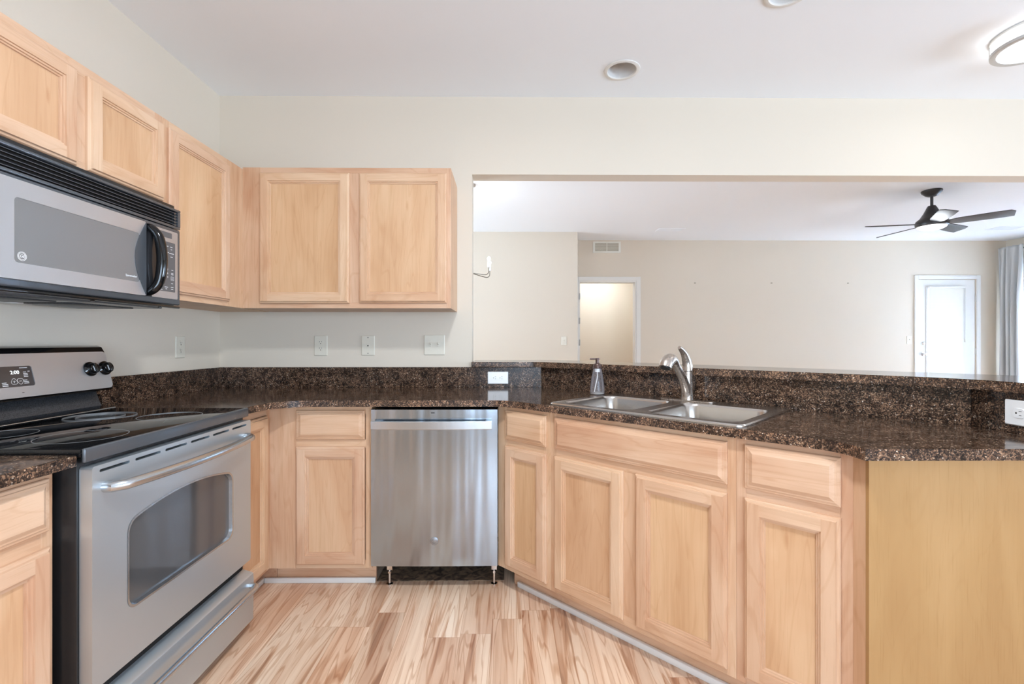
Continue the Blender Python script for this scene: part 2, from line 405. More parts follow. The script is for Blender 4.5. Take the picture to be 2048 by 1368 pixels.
def floor_mat():
    m = mat('laminate_plank_floor', srgb(222, 186, 152), 0.33, spec=0.4); N, L, b = NT(m)
    tc = N.new('ShaderNodeTexCoord'); sp = N.new('ShaderNodeSeparateXYZ'); L.new(tc.outputs['Object'], sp.inputs[0])
    W_, LEN = 0.127, 1.21
    xs = mathn(N, L, 'DIVIDE', mathn(N, L, 'ADD', sp.outputs[0], 20.03), W_); row = mathn(N, L, 'FLOOR', xs); fx = mathn(N, L, 'FRACT', xs)
    wn = N.new('ShaderNodeTexWhiteNoise'); wn.noise_dimensions = '1D'; L.new(row, wn.inputs['W'])
    ys = mathn(N, L, 'ADD', mathn(N, L, 'DIVIDE', sp.outputs[1], LEN), mathn(N, L, 'MULTIPLY', wn.outputs[0], 9.0))
    cell = mathn(N, L, 'FLOOR', ys); fy = mathn(N, L, 'FRACT', ys)
    cv = N.new('ShaderNodeCombineXYZ'); L.new(row, cv.inputs[0]); L.new(cell, cv.inputs[1])
    w2 = N.new('ShaderNodeTexWhiteNoise'); w2.noise_dimensions = '3D'; L.new(cv.outputs[0], w2.inputs['Vector'])
    sc = N.new('ShaderNodeSeparateColor'); L.new(w2.outputs['Color'], sc.inputs[0])
    def coords(ax, ay, k):
        c = N.new('ShaderNodeCombineXYZ')
        L.new(mathn(N, L, 'MULTIPLY_ADD', sp.outputs[0], ax, mathn(N, L, 'MULTIPLY', sc.outputs[0], 40.0*k)), c.inputs[0])
        L.new(mathn(N, L, 'MULTIPLY_ADD', sp.outputs[1], ay, mathn(N, L, 'MULTIPLY', sc.outputs[1], 40.0)), c.inputs[1])
        return c.outputs[0]
    def noise(v, det, dist):
        n = N.new('ShaderNodeTexNoise'); n.inputs['Scale'].default_value = 1; n.inputs['Detail'].default_value = det; n.inputs['Distortion'].default_value = dist
        L.new(v, n.inputs[0]); return n.outputs[0]
    n1 = noise(coords(9.0, 0.70, 1), 3.0, 0.45)
    n2 = noise(coords(60, 2.2, 1), 4, 0.5)
    n3 = noise(coords(18, 1.0, 2), 3, 0.8)
    r1 = ramp(N, [(0.28, srgb(240, 218, 194)), (0.45, srgb(230, 201, 174)), (0.58, srgb(214, 177, 148)), (0.72, srgb(190, 146, 117))]); L.new(n1, r1.inputs[0])
    bands = mathn(N, L, 'SINE', mathn(N, L, 'MULTIPLY', n1, 85.0))
    rb = ramp(N, [(0.0, (1, 1, 1, 1)), (0.60, (1, 1, 1, 1)), (1.0, (0.74, 0.61, 0.52, 1))]); L.new(bands, rb.inputs[0])
    c = mixc(N, L, 0.75, r1.outputs[0], rb.outputs[0], 'MULTIPLY')
    r2 = ramp(N, [(0.34, (0.80, 0.70, 0.62, 1)), (0.52, (1, 1, 1, 1))]); L.new(n2, r2.inputs[0])
    c = mixc(N, L, 0.5, c, r2.outputs[0], 'MULTIPLY')
    r3 = ramp(N, [(0.58, (1, 1, 1, 1)), (0.63, (0.72, 0.55, 0.44, 1)), (0.70, (0.44, 0.29, 0.21, 1))]); L.new(n3, r3.inputs[0])
    c = mixc(N, L, 0.8, c, r3.outputs[0], 'MULTIPLY')
    hs = N.new('ShaderNodeHueSaturation'); L.new(c, hs.inputs['Color']); L.new(mathn(N, L, 'MULTIPLY_ADD', sc.outputs[2], 0.16, 0.92), hs.inputs['Value'])
    gx = mathn(N, L, 'MINIMUM', fx, mathn(N, L, 'SUBTRACT', 1.0, fx)); gy = mathn(N, L, 'MULTIPLY', mathn(N, L, 'MINIMUM', fy, mathn(N, L, 'SUBTRACT', 1.0, fy)), LEN/W_)
    g = mathn(N, L, 'MINIMUM', gx, gy)
    rg = ramp(N, [(0.0, (0.72, 0.62, 0.54, 1)), (0.010, (1, 1, 1, 1))]); L.new(g, rg.inputs[0])
    c = mixc(N, L, 1.0, hs.outputs[0], rg.outputs[0], 'MULTIPLY')
    L.new(c, b.inputs['Base Color'])
    return m
M_FLOOR = floor_mat()
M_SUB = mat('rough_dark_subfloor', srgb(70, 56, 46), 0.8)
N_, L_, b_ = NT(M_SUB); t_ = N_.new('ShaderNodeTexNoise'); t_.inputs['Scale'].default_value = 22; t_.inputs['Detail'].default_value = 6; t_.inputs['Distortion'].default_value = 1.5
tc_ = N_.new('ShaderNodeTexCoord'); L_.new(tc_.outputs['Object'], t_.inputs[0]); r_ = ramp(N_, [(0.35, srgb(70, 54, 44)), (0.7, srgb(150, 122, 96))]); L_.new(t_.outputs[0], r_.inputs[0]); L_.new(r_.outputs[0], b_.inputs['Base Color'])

# ------------------------------------------------------------------ the setting
XR, YF, YN, YB, XL = 9.133, 4.05, 3.53, -5.2, -2.5      # right wall, far wall, nearer far wall, rear wall, dining wall
JX, HZ, WT = 1.534, 2.2124, 0.1157                     # opening: left jamb, head height, wall thickness
ROOM = [(XL-0.1, YB-0.1), (XR+0.1, YB-0.1), (XR+0.1, YF+0.11), (4.4, YF+0.11), (4.4, 5.6), (2.2, 5.6), (2.2, YF+0.11), (XL-0.1, YF+0.11)]
bm = BM(); poly_prism(bm, ROOM, -0.06, 0.0); struct('floor', bm, M_FLOOR, smooth=False)
bm = BM(); poly_prism(bm, ROOM, CEIL, CEIL+0.1); struct('ceiling', bm, M_CEIL, smooth=False)
bm = BM(); box(bm, -0.12, 0, YB, WT, 0, CEIL); struct('wall_left', bm, M_WALL, smooth=False)
bm = BM()
box(bm, 0, JX, 0, WT, 0, CEIL); box(bm, JX, 6.4, 0, WT, HZ, CEIL); box(bm, 6.4, XR, 0, WT, 0, CEIL)
bmesh.ops.remove_doubles(bm, verts=bm.verts, dist=1e-5)
struct('wall_back', bm, M_WALL, smooth=False)

def wall_holes(bm, axis, a0, a1, t0, t1, holes):
    """wall along axis from a0..a1, thickness t0..t1, holes (h0,h1,z0,z1) sorted"""
    def bx(s0, s1, z0, z1):
        if s1-s0 < 1e-4 or z1-z0 < 1e-4: return
        if axis == 'x': box(bm, s0, s1, t0, t1, z0, z1)
        else: box(bm, t0, t1, s0, s1, z0, z1)
    cur = a0
    for h0, h1, z0, z1 in holes:
        bx(cur, h0, 0, CEIL); bx(h0, h1, 0, z0); bx(h0, h1, z1, CEIL); cur = h1
    bx(cur, a1, 0, CEIL)
D1 = (2.79, 3.64, 0, 2.085)      # cased opening
D2 = (7.815, 8.685, 0, 2.12)     # glazed door
bm = BM(); wall_holes(bm, 'x', 2.70, XR+0.1, YF, YF+0.11, [D1, D2]); struct('wall_far', bm, M_WALL, smooth=False)
bm = BM(); box(bm, XL, 2.70, YN, YF+0.11, 0, CEIL); struct('wall_dining', bm, M_WALL, smooth=False)
bm = BM(); wall_holes(bm, 'y', YB, YF, XR, XR+0.1, [(-4.1, -1.1, 0.55, 2.4), (1.3, 3.75, 0.02, 2.42)]); struct('wall_right', bm, M_WALL, smooth=False)
bm = BM(); wall_holes(bm, 'x', -0.12, XR, YB-0.1, YB, [(1.45, 4.65, 0.45, 2.45)]); struct('wall_rear', bm, M_WALL, smooth=False)
bm = BM(); wall_holes(bm, 'y', WT, YN, XL-0.1, XL, [(0.8, 3.0, 0.65, 2.35)])
struct('wall_dining_left', bm, M_WALL, smooth=False)
bm = BM(); box(bm, XL, -0.12, 0, WT, 0, CEIL); struct('wall_dining_near', bm, M_WALL, smooth=False)
bm = BM(); box(bm, 2.2, 4.4, 5.5, 5.6, 0, CEIL); box(bm, 2.2, 2.3, YF+0.11, 5.5, 0, CEIL); box(bm, 4.3, 4.4, YF+0.11, 5.5, 0, CEIL)
struct('wall_hall', bm, M_WALL, smooth=False)
bm = BM()
poly_prism(bm, [(JX, 0), (1.9638, 0), (3.30, -1.3362), (3.30, -1.655), (3.416, -1.655), (3.416, -1.288), (2.0119, WT), (JX, WT)], 0, 1.037)
struct('wall_peninsula', bm, M_WALL, smooth=False)

def window_unit(name, axis, a0, a1, z0, z1, t, mull=1):
    """white frame with mullions and a pane, in the wall plane t"""
    bm = BM()
    def bx(s0, s1, zz0, zz1, d0, d1, b=bm):
        if axis == 'x': box(b, s0, s1, t+d0, t+d1, zz0, zz1, 0.003)
        else: box(b, t+d0, t+d1, s0, s1, zz0, zz1, 0.003)
    w = 0.05
    bx(a0, a0+w, z0, z1, 0.02, 0.08); bx(a1-w, a1, z0, z1, 0.02, 0.08); bx(a0+w, a1-w, z0, z0+w, 0.02, 0.08); bx(a0+w, a1-w, z1-w, z1, 0.02, 0.08)
    for k in range(mull):
        c = a0 + (a1-a0)*(k+1)/(mull+1); bx(c-w/2, c+w/2, z0+w, z1-w, 0.02, 0.08)
    o = struct(name, bm, M_WHITE, smooth=False)
    b2 = BM(); bx(a0+w, a1-w, z0+w, z1-w, 0.048, 0.052, b2); struct('pane', b2, M_PANE, o, smooth=False)
window_unit('window_1', 'y', 1.3, 3.75, 0.02, 2.42, XR, 1)
window_unit('window_2', 'x', 1.45, 4.65, 0.45, 2.45, YB-0.1, 2)
window_unit('window_3', 'y', 0.8, 3.0, 0.65, 2.35, XL-0.1, 1)
window_unit('window_4', 'y', -4.1, -1.1, 0.55, 2.4, XR, 2)  # unseen window, added to bring in light from the side

# cased opening on the far wall
bm = BM()
x0, x1, _, zt = D1; cw = 0.062
for a, b in ((x0-cw, x0), (x1, x1+cw)): box(bm, a, b, YF-0.018, YF, 0, zt+cw, 0.003)
box(bm, x0, x1, YF-0.018, YF, zt, zt+cw, 0.003)
for a, b in ((x0, x0+0.02), (x1-0.02, x1)): box(bm, a, b, YF-0.005, YF+0.115, 0, zt-0.02)
box(bm, x0, x1, YF-0.005, YF+0.115, zt-0.02, zt)
o = struct('door_1', bm, M_WHITE, smooth=False)
for z in (1.86, 1.50, 1.18):
    b2 = BM(); box(b2, x0+0.003, x0+0.017, YF-0.012, YF-0.004, z-0.045, z+0.045, 0.002); tube(b2, [(x0+0.02, YF-0.012, z-0.045), (x0+0.02, YF-0.012, z+0.045)], 0.006, 8)
    struct('hinge', b2, M_LRING0, o)

# glazed door with blind
x0, x1, _, zt = D2; bm = BM(); cw = 0.055
for a, b in ((x0-cw, x0), (x1, x1+cw)): box(bm, a, b, YF-0.018, YF, 0, zt+cw, 0.003)
box(bm, x0, x1, YF-0.018, YF, zt, zt+cw, 0.003)
frame_o = struct('door_2', bm, M_WHITE, smooth=False)
bm = BM(); gx0, gx1, gz0, gz1 = 7.965, 8.50, 0.25, 1.985
for a, b, c, d in ((x0+0.006, gx0, 0.01, zt-0.006), (gx1, x1-0.006, 0.01, zt-0.006), (gx0, gx1, 0.01, gz0), (gx0, gx1, gz1, zt-0.006)):
    box(bm, a, b, YF+0.012, YF+0.056, c, d)
slab = struct('slab', bm, M_WHITE, frame_o, smooth=False)
bm = BM(); w = 0.022
for a, b, c, d in ((gx0-w, gx0+0.004, gz0-w, gz1+w), (gx1-0.004, gx1+w, gz0-w, gz1+w), (gx0, gx1, gz0-w, gz0+0.004), (gx0, gx1, gz1-0.004, gz1+w)):
    box(bm, a, b, YF+0.002, YF+0.016, c, d, 0.004)
struct('glazing_bead', bm, M_WHITE, slab)
bm = BM(); box(bm, gx0, gx1, YF+0.036, YF+0.040, gz0, gz1); struct('pane', bm, M_PANE, slab, smooth=False)
bm = BM(); M_ = Matrix.Translation((7.905, YF+0.012, 1.011)) @ Matrix.Rotation(PI/2, 4, 'X')
lathe(bm, [(0.031, 0), (0.031, 0.005), (0.012, 0.010), (0.011, 0.034), (0.024, 0.042), (0.027, 0.055), (0.020, 0.066), (0, 0.069)], M_, 20)
struct('door_handle', bm, M_CHR, slab)
bm = BM(); lathe(bm, [(0.026, 0), (0.026, 0.008), (0.018, 0.014), (0, 0.015)], Matrix.Translation((7.905, YF+0.012, 1.17)) @ Matrix.Rotation(PI/2, 4, 'X'), 20); struct('deadbolt', bm, M_CHR, slab)
for z in (1.83, 1.05):
    bm = BM(); tube(bm, [(x1+0.002, YF-0.003, z-0.045), (x1+0.002, YF-0.003, z+0.045)], 0.007, 8); struct('hinge', bm, M_CHR, frame_o)
bl = thing('window_blind', 'white slatted blind hanging on the glazed white door', 'blind', Matrix.Translation(((gx0+gx1)/2, YF, gz1)))
bw = (gx1-gx0)/2-0.012
bm = BM(); box(bm, -bw-0.01, bw+0.01, -0.028, 0.006, 0.0, 0.028, 0.003); build('head_rail', bm, M_WHITE, bl)
bm = BM(); zz = -0.012
while zz > -(gz1-gz0)+0.03:
    q = [(-bw, -0.014, zz-0.013), (bw, -0.014, zz-0.013), (bw, -0.002, zz+0.0125), (-bw, -0.002, zz+0.0125)]
    q2 = [(a, b+0.0006, c-0.0008) for a, b, c in q]
    loft(bm, [[Vector(p) for p in q], [Vector(p) for p in q2]], True, True); zz -= 0.0235
build('slat', bm, M_SLAT, bl, smooth=False)
bm = BM(); box(bm, -bw, bw, -0.022, 0.0, -(gz1-gz0)+0.006, -(gz1-gz0)+0.022, 0.003); build('bottom_rail', bm, M_WHITE, bl)
bm = BM(); tube(bm, [(bw+0.03, -0.008, 0.0), (bw+0.03, -0.008, -0.75)], 0.003, 6); box(bm, bw+0.024, bw+0.036, -0.014, -0.002, -0.80, -0.75, 0.003); build('cord', bm, M_VENT, bl)

# baseboards where the far room shows them
bm = BM(); box(bm, 3.705, 7.755, YF-0.014, YF, 0, 0.09, 0.004); struct('baseboard_far', bm, M_WHITE)
bm = BM(); box(bm, XL, 2.70, YN-0.014, YN, 0, 0.09, 0.004); struct('baseboard_dining', bm, M_WHITE)

# ------------------------------------------------------------------ cabinets
def door(parent, u0, u1, z0, z1, v=0.0, name='door'):
    """recessed-panel maple door: frame mesh with a panel as sub-part; stands proud of the face at v"""
    T = 0.020; W = 0.046; bm = BM()
    prof = [(0, 0.0), (0, -0.009), (0.0025, -0.0125), (0.0085, -0.0140), (0.0105, -T)]
    inner = [(W, -T), (W+0.001, -T+0.0045), (W+0.0065, -T+0.0045), (W+0.0075, -T+0.009), (W+0.0125, -T+0.009), (W+0.0135, -T+0.0135), (W+0.0150, -T+0.0135)]
    def ring(i, d): return [(u0+i, v+d, z0+i), (u1-i, v+d, z0+i), (u1-i, v+d, z1-i), (u0+i, v+d, z1-i)]
    def strip(a, b):
        A, B = ring(*a), ring(*b)
        for k in range(4):
            j = (k+1) % 4
            f = bm.faces.new([bm.verts.new(p) for p in (A[k], A[j], B[j], B[k])])
            f.material_index = 1 if k in (0, 2) else 0      # level rails / upright stiles
    for a, b in zip(prof, prof[1:]): strip(a, b)
    i0, i1 = prof[-1][0], W; d = v-T
    def quad(x0, x1, zz0, zz1, mi):
        f = bm.faces.new([bm.verts.new(p) for p in ((x0, d, zz0), (x1, d, zz0), (x1, d, zz1), (x0, d, zz1))]); f.material_index = mi
    quad(u0+i0, u0+i1, z0+i0, z1-i0, 0); quad(u1-i1, u1-i0, z0+i0, z1-i0, 0)
    quad(u0+i1, u1-i1, z0+i0, z0+i1, 1); quad(u0+i1, u1-i1, z1-i1, z1-i0, 1)
    for a, b in zip(inner, inner[1:]): strip(a, b)
    f = bm.faces.new([bm.verts.new(p) for p in ring(0, 0)[::-1]]); f.material_index = 0
    bmesh.ops.remove_doubles(bm, verts=bm.verts, dist=1e-6)
    o = build(name, bm, [M_MV, M_MH], parent, smooth=False)
    i = inner[-1][0]-0.001; bm = BM(); box(bm, u0+i, u1-i, v-T+0.0140, v-0.001, z0+i, z1-i)
    build('panel', bm, M_MP, o, smooth=False)
    return o

def drawer_front(parent, u0, u1, z0, z1, v=0.0, name='drawer'):
    bm = BM(); T = 0.020
    prof = [(0, 0.0), (0, -0.008), (0.002, -0.0105), (0.008, -0.0115), (0.0095, -0.0135), (0.014, -0.0142), (0.024, -0.0192), (0.0255, -T)]
    rings = [[(u0+i, v+d, z0+i), (u1-i, v+d, z0+i), (u1-i, v+d, z1-i), (u0+i, v+d, z1-i)] for i, d in prof]
    loft(bm, [[Vector(p) for p in r] for r in rings], True, True)
    return build(name, bm, M_MH, parent, smooth=False)

def carcass(parent, u0, u1, depth, z0, z1, hollow=False, uf0=None, uf1=None, toe=False, stile=0.04, rail=0.04, mids=(), midz=(), botrail=None, midw=0.062):
    """body behind a face frame (stiles, rails, mid rails); body is panels when hollow"""
    ff = 0.019; bm = BM(); t = 0.015
    a = u0 if uf0 is None else uf0; b = u1 if uf1 is None else uf1
    box(bm, u0, u0+t, ff, depth, z0, z1); box(bm, u1-t, u1, ff, depth, z0, z1); box(bm, u0+t, u1-t, ff, depth, z0, z0+t)
    box(bm, u0+t, u1-t, depth-0.006, depth, z0+t, z1)
    if not hollow: box(bm, u0+t, u1-t, ff, depth-0.006, z1-t, z1)
    build('body', bm, M_MP, parent, smooth=False)
    bm = BM(); br = rail if botrail is None else botrail
    box(bm, a, a+stile, 0, ff, z0, z1, 0.0006, 1); box(bm, b-min(stile, 0.04), b, 0, ff, z0, z1, 0.0006, 1)
    for m in mids: box(bm, m-midw/2, m+midw/2, 0, ff, z0+br, (midz[0]-rail/2) if midz else z1-rail, 0.0006, 1)
    e = b-min(stile, 0.04); box(bm, a+stile, e, 0, ff, z1-rail, z1, 0.0006, 1, mi=1); box(bm, a+stile, e, 0, ff, z0, z0+br, 0.0006, 1, mi=1)
    for z in midz: box(bm, a+stile, e, 0, ff, z-rail/2, z+rail/2, 0.0006, 1, mi=1)
    build('face_frame', bm, [M_MV, M_MH], parent, smooth=False)
    if toe:
        bm = BM(); box(bm, u0, u1, 0.075, 0.090, 0.0, z0); build('toe_kick', bm, M_MH, parent, smooth=False)

UD, UZ0, UZ1, ULT = 0.318, 1.372, 2.134, 2.124     # uppers: depth, bottom, top; top of the left run
# left run, facing +x: u runs along +y
FL = frame((UD, -1.676), (0, 1))
c = thing('wall_cabinet', 'short two-door maple wall cabinet above the microwave', 'cabinet', FL, 'maple wall cabinets')
carcass(c, 0, 0.762, UD-0.001, 1.7535, ULT, mids=(0.385,), stile=0.040, rail=0.04)
door(c, 0.009, 0.364, 1.772, 2.092); door(c, 0.405, 0.757, 1.772, 2.092)
FL2 = frame((UD, -0.913), (0, 1))
c = thing('wall_cabinet', 'tall single-door maple wall cabinet between the microwave and the corner', 'cabinet', FL2, 'maple wall cabinets')
carcass(c, 0, 0.911, UD-0.001, UZ0, ULT, uf1=0.594, stile=0.04)
bm = BM(); box(bm, 0.455, 0.594, -0.0006, 0.0, UZ0, ULT); build('corner_stile', bm, M_MV, c, smooth=False)
door(c, 0.026, 0.456, 1.397, 2.092)
FB = frame((UD, -UD), (1, 0))
c = thing('wall_cabinet', 'two-door maple wall cabinet on the back wall beside the opening', 'cabinet', FB, 'maple wall cabinets')
carcass(c, 0.0, 1.1256, UD-0.001, UZ0, UZ1, stile=0.022, rail=0.03, mids=(0.604,))
bm = BM(); box(bm, 0.0, 0.094, -0.0006, 0.0, UZ0, UZ1); build('corner_stile', bm, M_MV, c, smooth=False)
door(c, 0.095, 0.578, 1.398, 2.103); door(c, 0.631, 1.104, 1.400, 2.103)

BD, BZ0, BZ1 = 0.61, 0.102, 0.884
# base cabinets: left of the range
FBL = frame((BD, -2.60), (0, 1))
c = thing('base_cabinet', 'maple base cabinet with drawer and door in front of the range', 'cabinet', FBL, 'maple base cabinets')
carcass(c, 0, 0.910, BD-0.001, BZ0, BZ1-0.012, midz=(0.70,), toe=True, stile=0.03)
drawer_front(c, 0.02, 0.893, 0.722, 0.852); door(c, 0.02, 0.893, 0.128, 0.682)
# corner unit, left leg (single narrow door) and back leg (drawer over door)
FC1 = frame((BD, -0.913), (0, 1))
c = thing('base_cabinet', 'maple corner base cabinet with narrow full-height door beside the range', 'cabinet', FC1, 'maple base cabinets')
carcass(c, 0, 0.912, BD-0.001, BZ0, BZ1-0.001, uf1=0.303, stile=0.03, toe=False)
bm = BM(); box(bm, 0, 0.393, 0.075, 0.09, 0, BZ0); box(bm, 0.378, 0.393, 0.001, 0.075, 0, BZ0); build('toe_kick', bm, M_MH, c, smooth=False)
door(c, 0.010, 0.262, 0.122, 0.842)
FC2 = frame((BD, -BD), (1, 0))
c = thing('base_cabinet', 'maple base cabinet with small drawer over door, left of the dishwasher', 'cabinet', FC2, 'maple base cabinets')
carcass(c, 0.001, 0.490, BD-0.001, BZ0, BZ1-0.001, midz=(0.700,), stile=0.03)
bm = BM(); box(bm, 0.001, 0.490, 0.075, 0.09, 0, BZ0); build('toe_kick', bm, M_MH, c, smooth=False)
bm = BM(); box(bm, 0.0, 0.128, -0.0006, 0.0, BZ0, BZ1-0.001); build('corner_stile', bm, M_MV, c, smooth=False)
drawer_front(c, 0.130, 0.458, 0.722, 0.862); door(c, 0.130, 0.458, 0.122, 0.688)
# angled run
AO = (1.7641, -0.6429); FA = frame(AO, (1, -1))
c = thing('base_cabinet', 'narrow maple base cabinet with drawer and door, right of the dishwasher', 'cabinet', FA, 'maple base cabinets')
carcass(c, -0.044, 0.252, 0.57, BZ0, BZ1-0.001, uf0=-0.082, midz=(0.711,), stile=0.062, toe=True)
drawer_front(c, -0.025, 0.230, 0.726, 0.865); door(c, -0.025, 0.230, 0.125, 0.6955)
c = thing('sink_cabinet', 'wide maple sink cabinet with long false drawer front over two doors', 'cabinet', FA, 'maple base cabinets')
carcass(c, 0.2525, 1.0275, 0.57, BZ0, BZ1-0.001, hollow=True, midz=(0.711,), mids=(0.642,), stile=0.03, toe=True)
drawer_front(c, 0.278, 1.001, 0.726, 0.865, name='false_drawer_front'); door(c, 0.278, 0.6157, 0.125, 0.6955); door(c, 0.6689, 1.001, 0.125, 0.6955)
c = thing('base_cabinet', 'maple base cabinet with drawer and door at the peninsula end', 'cabinet', FA, 'maple base cabinets')
carcass(c, 1.028, 1.336, 0.57, BZ0, BZ1-0.001, midz=(0.711,), stile=0.03, toe=True)
drawer_front(c, 1.055, 1.309, 0.726, 0.865); door(c, 1.055, 1.309, 0.125, 0.6955)
Mi = FA.inverted()
bm = BM(); box(bm, 2.7095, 2.7285, -1.6325, -1.5835, 0, BZ1-0.001, 0.0005, 1, Mi); build('corner_post', bm, M_MV, c, smooth=False)
bm = BM(); box(bm, 2.7088, 3.299, -1.645, -1.633, 0, BZ1-0.001, 0.0005, 1); bmesh.ops.transform(bm, matrix=Matrix.Translation((-2.7285, 1.645, 0)), verts=bm.verts)
build('side_panel', bm, M_ME, c, smooth=False, M=Mi @ Matrix.Translation((2.7285, -1.645, 0)))['label'] = 'yellower flat veneer end panel'

# white toe trim along the floor
bm = BM(); box(bm, 0.5535, 1.100, -0.553, -0.536, 0, 0.026, 0.004); struct('trim_1', bm, M_WHITE)
bm = BM(); box(bm, -0.01, 1.336, 0.058, 0.0745, 0, 0.026, 0.004, M=FA); struct('trim_2', bm, M_WHITE)
bm = BM(); box(bm, 0.0, 0.375, 0.058, 0.0745, 0, 0.026, 0.004, M=FC1); struct('trim_3', bm, M_WHITE)

# ------------------------------------------------------------------ granite
CT0, CT1 = 0.884, 0.914
def bez(a, b, c_, n=10): return [tuple((1-t)**2*Vector(a)+2*t*(1-t)*Vector(b)+t*t*Vector(c_)) for t in [k/n for k in range(n+1)]]
outer = [(0.002, -0.9135), (0.655, -0.9135)] + bez((0.655, -0.86), (0.660, -0.668), (0.84, -0.660)) + bez((1.68, -0.660), (1.747, -0.660), (1.80, -0.713)) + \
        bez((2.62, -1.533), (2.668, -1.581), (2.671, -1.63)) + [(2.671, -1.682), (3.298, -1.682), (3.298, -1.336), (1.9625, -0.002), (0.002, -0.002)]
hole = [tuple((FA @ Vector((u, v, 0))).xy) for u, v in rr(0.77, 0.48, 0.03, 4, 0.64, 0.275)]
bm = BM(); poly_prism(bm, outer, CT0, CT1, [hole[::-1]], bev=0.0, smi=1)
tag(build('countertop', bm, [M_GRAN, M_GRANE], ang=20), 'long dark granite countertop wrapping the corner and carrying the sink', 'countertop', 'granite countertops')
bm = BM(); poly_prism(bm, [(0.002, -2.62), (0.66, -2.62), (0.66, -1.679), (0.002, -1.679)], 0.872, 0.902, bev=0.003, smi=1)
tag(build('countertop', bm, [M_GRAN, M_GRANE]), 'short granite countertop in the near left corner, before the range', 'countertop', 'granite countertops')
SZ = 1.036
bm = BM(); box(bm, 0.001, 0.0205, -0.9135, -0.021, CT1, SZ, 0.001, 1); tag(build('backsplash', bm, M_GRAN), 'granite backsplash strip on the left wall beside the range', 'backsplash', 'granite backsplashes')
bm = BM(); box(bm, 0.001, 1.955, -0.0205, -0.001, CT1, SZ, 0.001, 1); tag(build('backsplash', bm, M_GRANS), 'granite backsplash strip along the back wall under the outlets', 'backsplash', 'granite backsplashes')
bm = BM(); poly_prism(bm, [(1.9565, -0.021), (3.279, -1.3435), (3.2985, -1.3362), (1.9637, -0.0014)], CT1, SZ)
tag(build('backsplash', bm, M_GRAN), 'granite backsplash strip on the angled half wall behind the sink', 'backsplash', 'granite backsplashes')
bm = BM(); box(bm, 3.279, 3.2985, -1.682, -1.3445, CT1, SZ, 0.001, 1); tag(build('backsplash', bm, M_GRAN), 'granite backsplash strip with outlet at the right frame edge', 'backsplash', 'granite backsplashes')
bm = BM()
poly_prism(bm, [(JX+0.001, -0.056)] + bez((1.89, -0.056), (1.946, -0.056), (1.99, -0.10)) + bez((3.15, -1.26), (3.258, -1.368), (3.258, -1.52)) + [(3.258, -1.72), (3.60, -1.72)] + bez((3.60, -1.30), (3.60, -1.25), (3.565, -1.215)) + bez((2.20, 0.150), (2.09, 0.26), (1.95, 0.26)) + [(JX+0.001, 0.26)], 1.0375, 1.0695, bev=0.003, smi=1)
tag(build('bar_top', bm, [M_GRAN, M_GRANE]), 'raised dark granite bar top on the angled half wall', 'bar top')

# ------------------------------------------------------------------ range
RW = 0.756; FR = frame((0.655, -1.673), (0, 1))
r = thing('range', 'freestanding stainless electric range with black glass cooktop', 'range', FR)
bm = BM(); box(bm, 0, RW, 0.0, 0.60, 0.05, 0.892, 0.003); build('body', bm, M_BLK, r)
for u in (0.05, RW-0.05):
    for v in (0.06, 0.54):
        bm = BM(); lathe(bm, [(0.018, 0), (0.018, 0.012), (0.008, 0.016), (0.008, 0.05)], Matrix.Translation((u, v, 0)), 12); build('foot', bm, M_BLK, r)
bm = BM(); box(bm, -0.002, RW+0.002, -0.012, 0.58, 0.893, 0.9155, 0.004); cook = build('cooktop', bm, M_GLASSTOP, r)
bm = BM(); box(bm, -0.002, RW+0.002, -0.022, -0.0122, 0.880, 0.917, 0.004, 3); build('cooktop_rim', bm, M_GREY, cook)
bm = BM(); box(bm, 0.0, RW-0.004, 0.520, 0.532, 0.9157, 0.9225, 0.003, 3); build('rear_rail', bm, M_SSL, cook)
for u, v, r1, r2 in ((0.168, 0.135, 0.105, 0), (0.545, 0.150, 0.100, 0), (0.20, 0.40, 0.078, 0), (0.545, 0.405, 0.105, 0.07)):
    bm = BM()
    for R_ in (r1, r2):
        if R_: lathe(bm, [(R_-0.0010, 0), (R_-0.0010, 0.0004), (R_+0.0010, 0.0004), (R_+0.0010, 0)], Matrix.Translation((u, v, 0.9155)), 64, ring=True)
    build('burner_ring', bm, M_RING, cook)
# door with arched window
bm = BM(); zb, zt = 0.290, 0.868; T = 0.034
def arch(cx, w, z0, z1, rise, r, n=8):
    pts = rr(w, z1-z0, r, 5, cx, (z0+z1)/2); out = []
    for x, z in pts:
        k = max(0.0, 1-((x-cx)/(w/2))**2)
        out.append((x, z + (rise*k if z > (z0+z1)/2 else 0)))
    i = 11; p, q = out[i], out[i+1]      # top edge: subdivide for the arch
    mid = [(p[0]+(q[0]-p[0])*k/12, p[1]-rise*max(0, 1-((p[0]-cx)/(w/2))**2)+rise*max(0, 1-((p[0]+(q[0]-p[0])*k/12-cx)/(w/2))**2)) for k in range(1, 12)]
    return out[:i+1]+mid+out[i+1:]
wc, ww, wz0, wz1 = 0.372, 0.500, 0.437, 0.682
Mf = front(0, 0, 0)
DL, DR = 0.006, RW-0.006
slots = []
for k in range(6):
    a = 0.028 + k*0.1185; slots.append(rr(0.098, 0.0075, 0.0035, 3, a+0.049, 0.8525))
poly_prism(bm, rr(DR-DL, zt-zb, 0.008, 4, (DL+DR)/2, (zb+zt)/2), 0.001, T, [arch(wc, ww, wz0, wz1, 0.034, 0.030)[::-1]] + [s[::-1] for s in slots], M=Mf)
od = build('oven_door', bm, M_SS, r)
bm = BM(); poly_prism(bm, arch(wc, ww+0.004, wz0-0.002, wz1+0.002, 0.034, 0.031), 0.012, 0.022, M=Mf); build('window', bm, M_OVENG, od)
bm = BM()
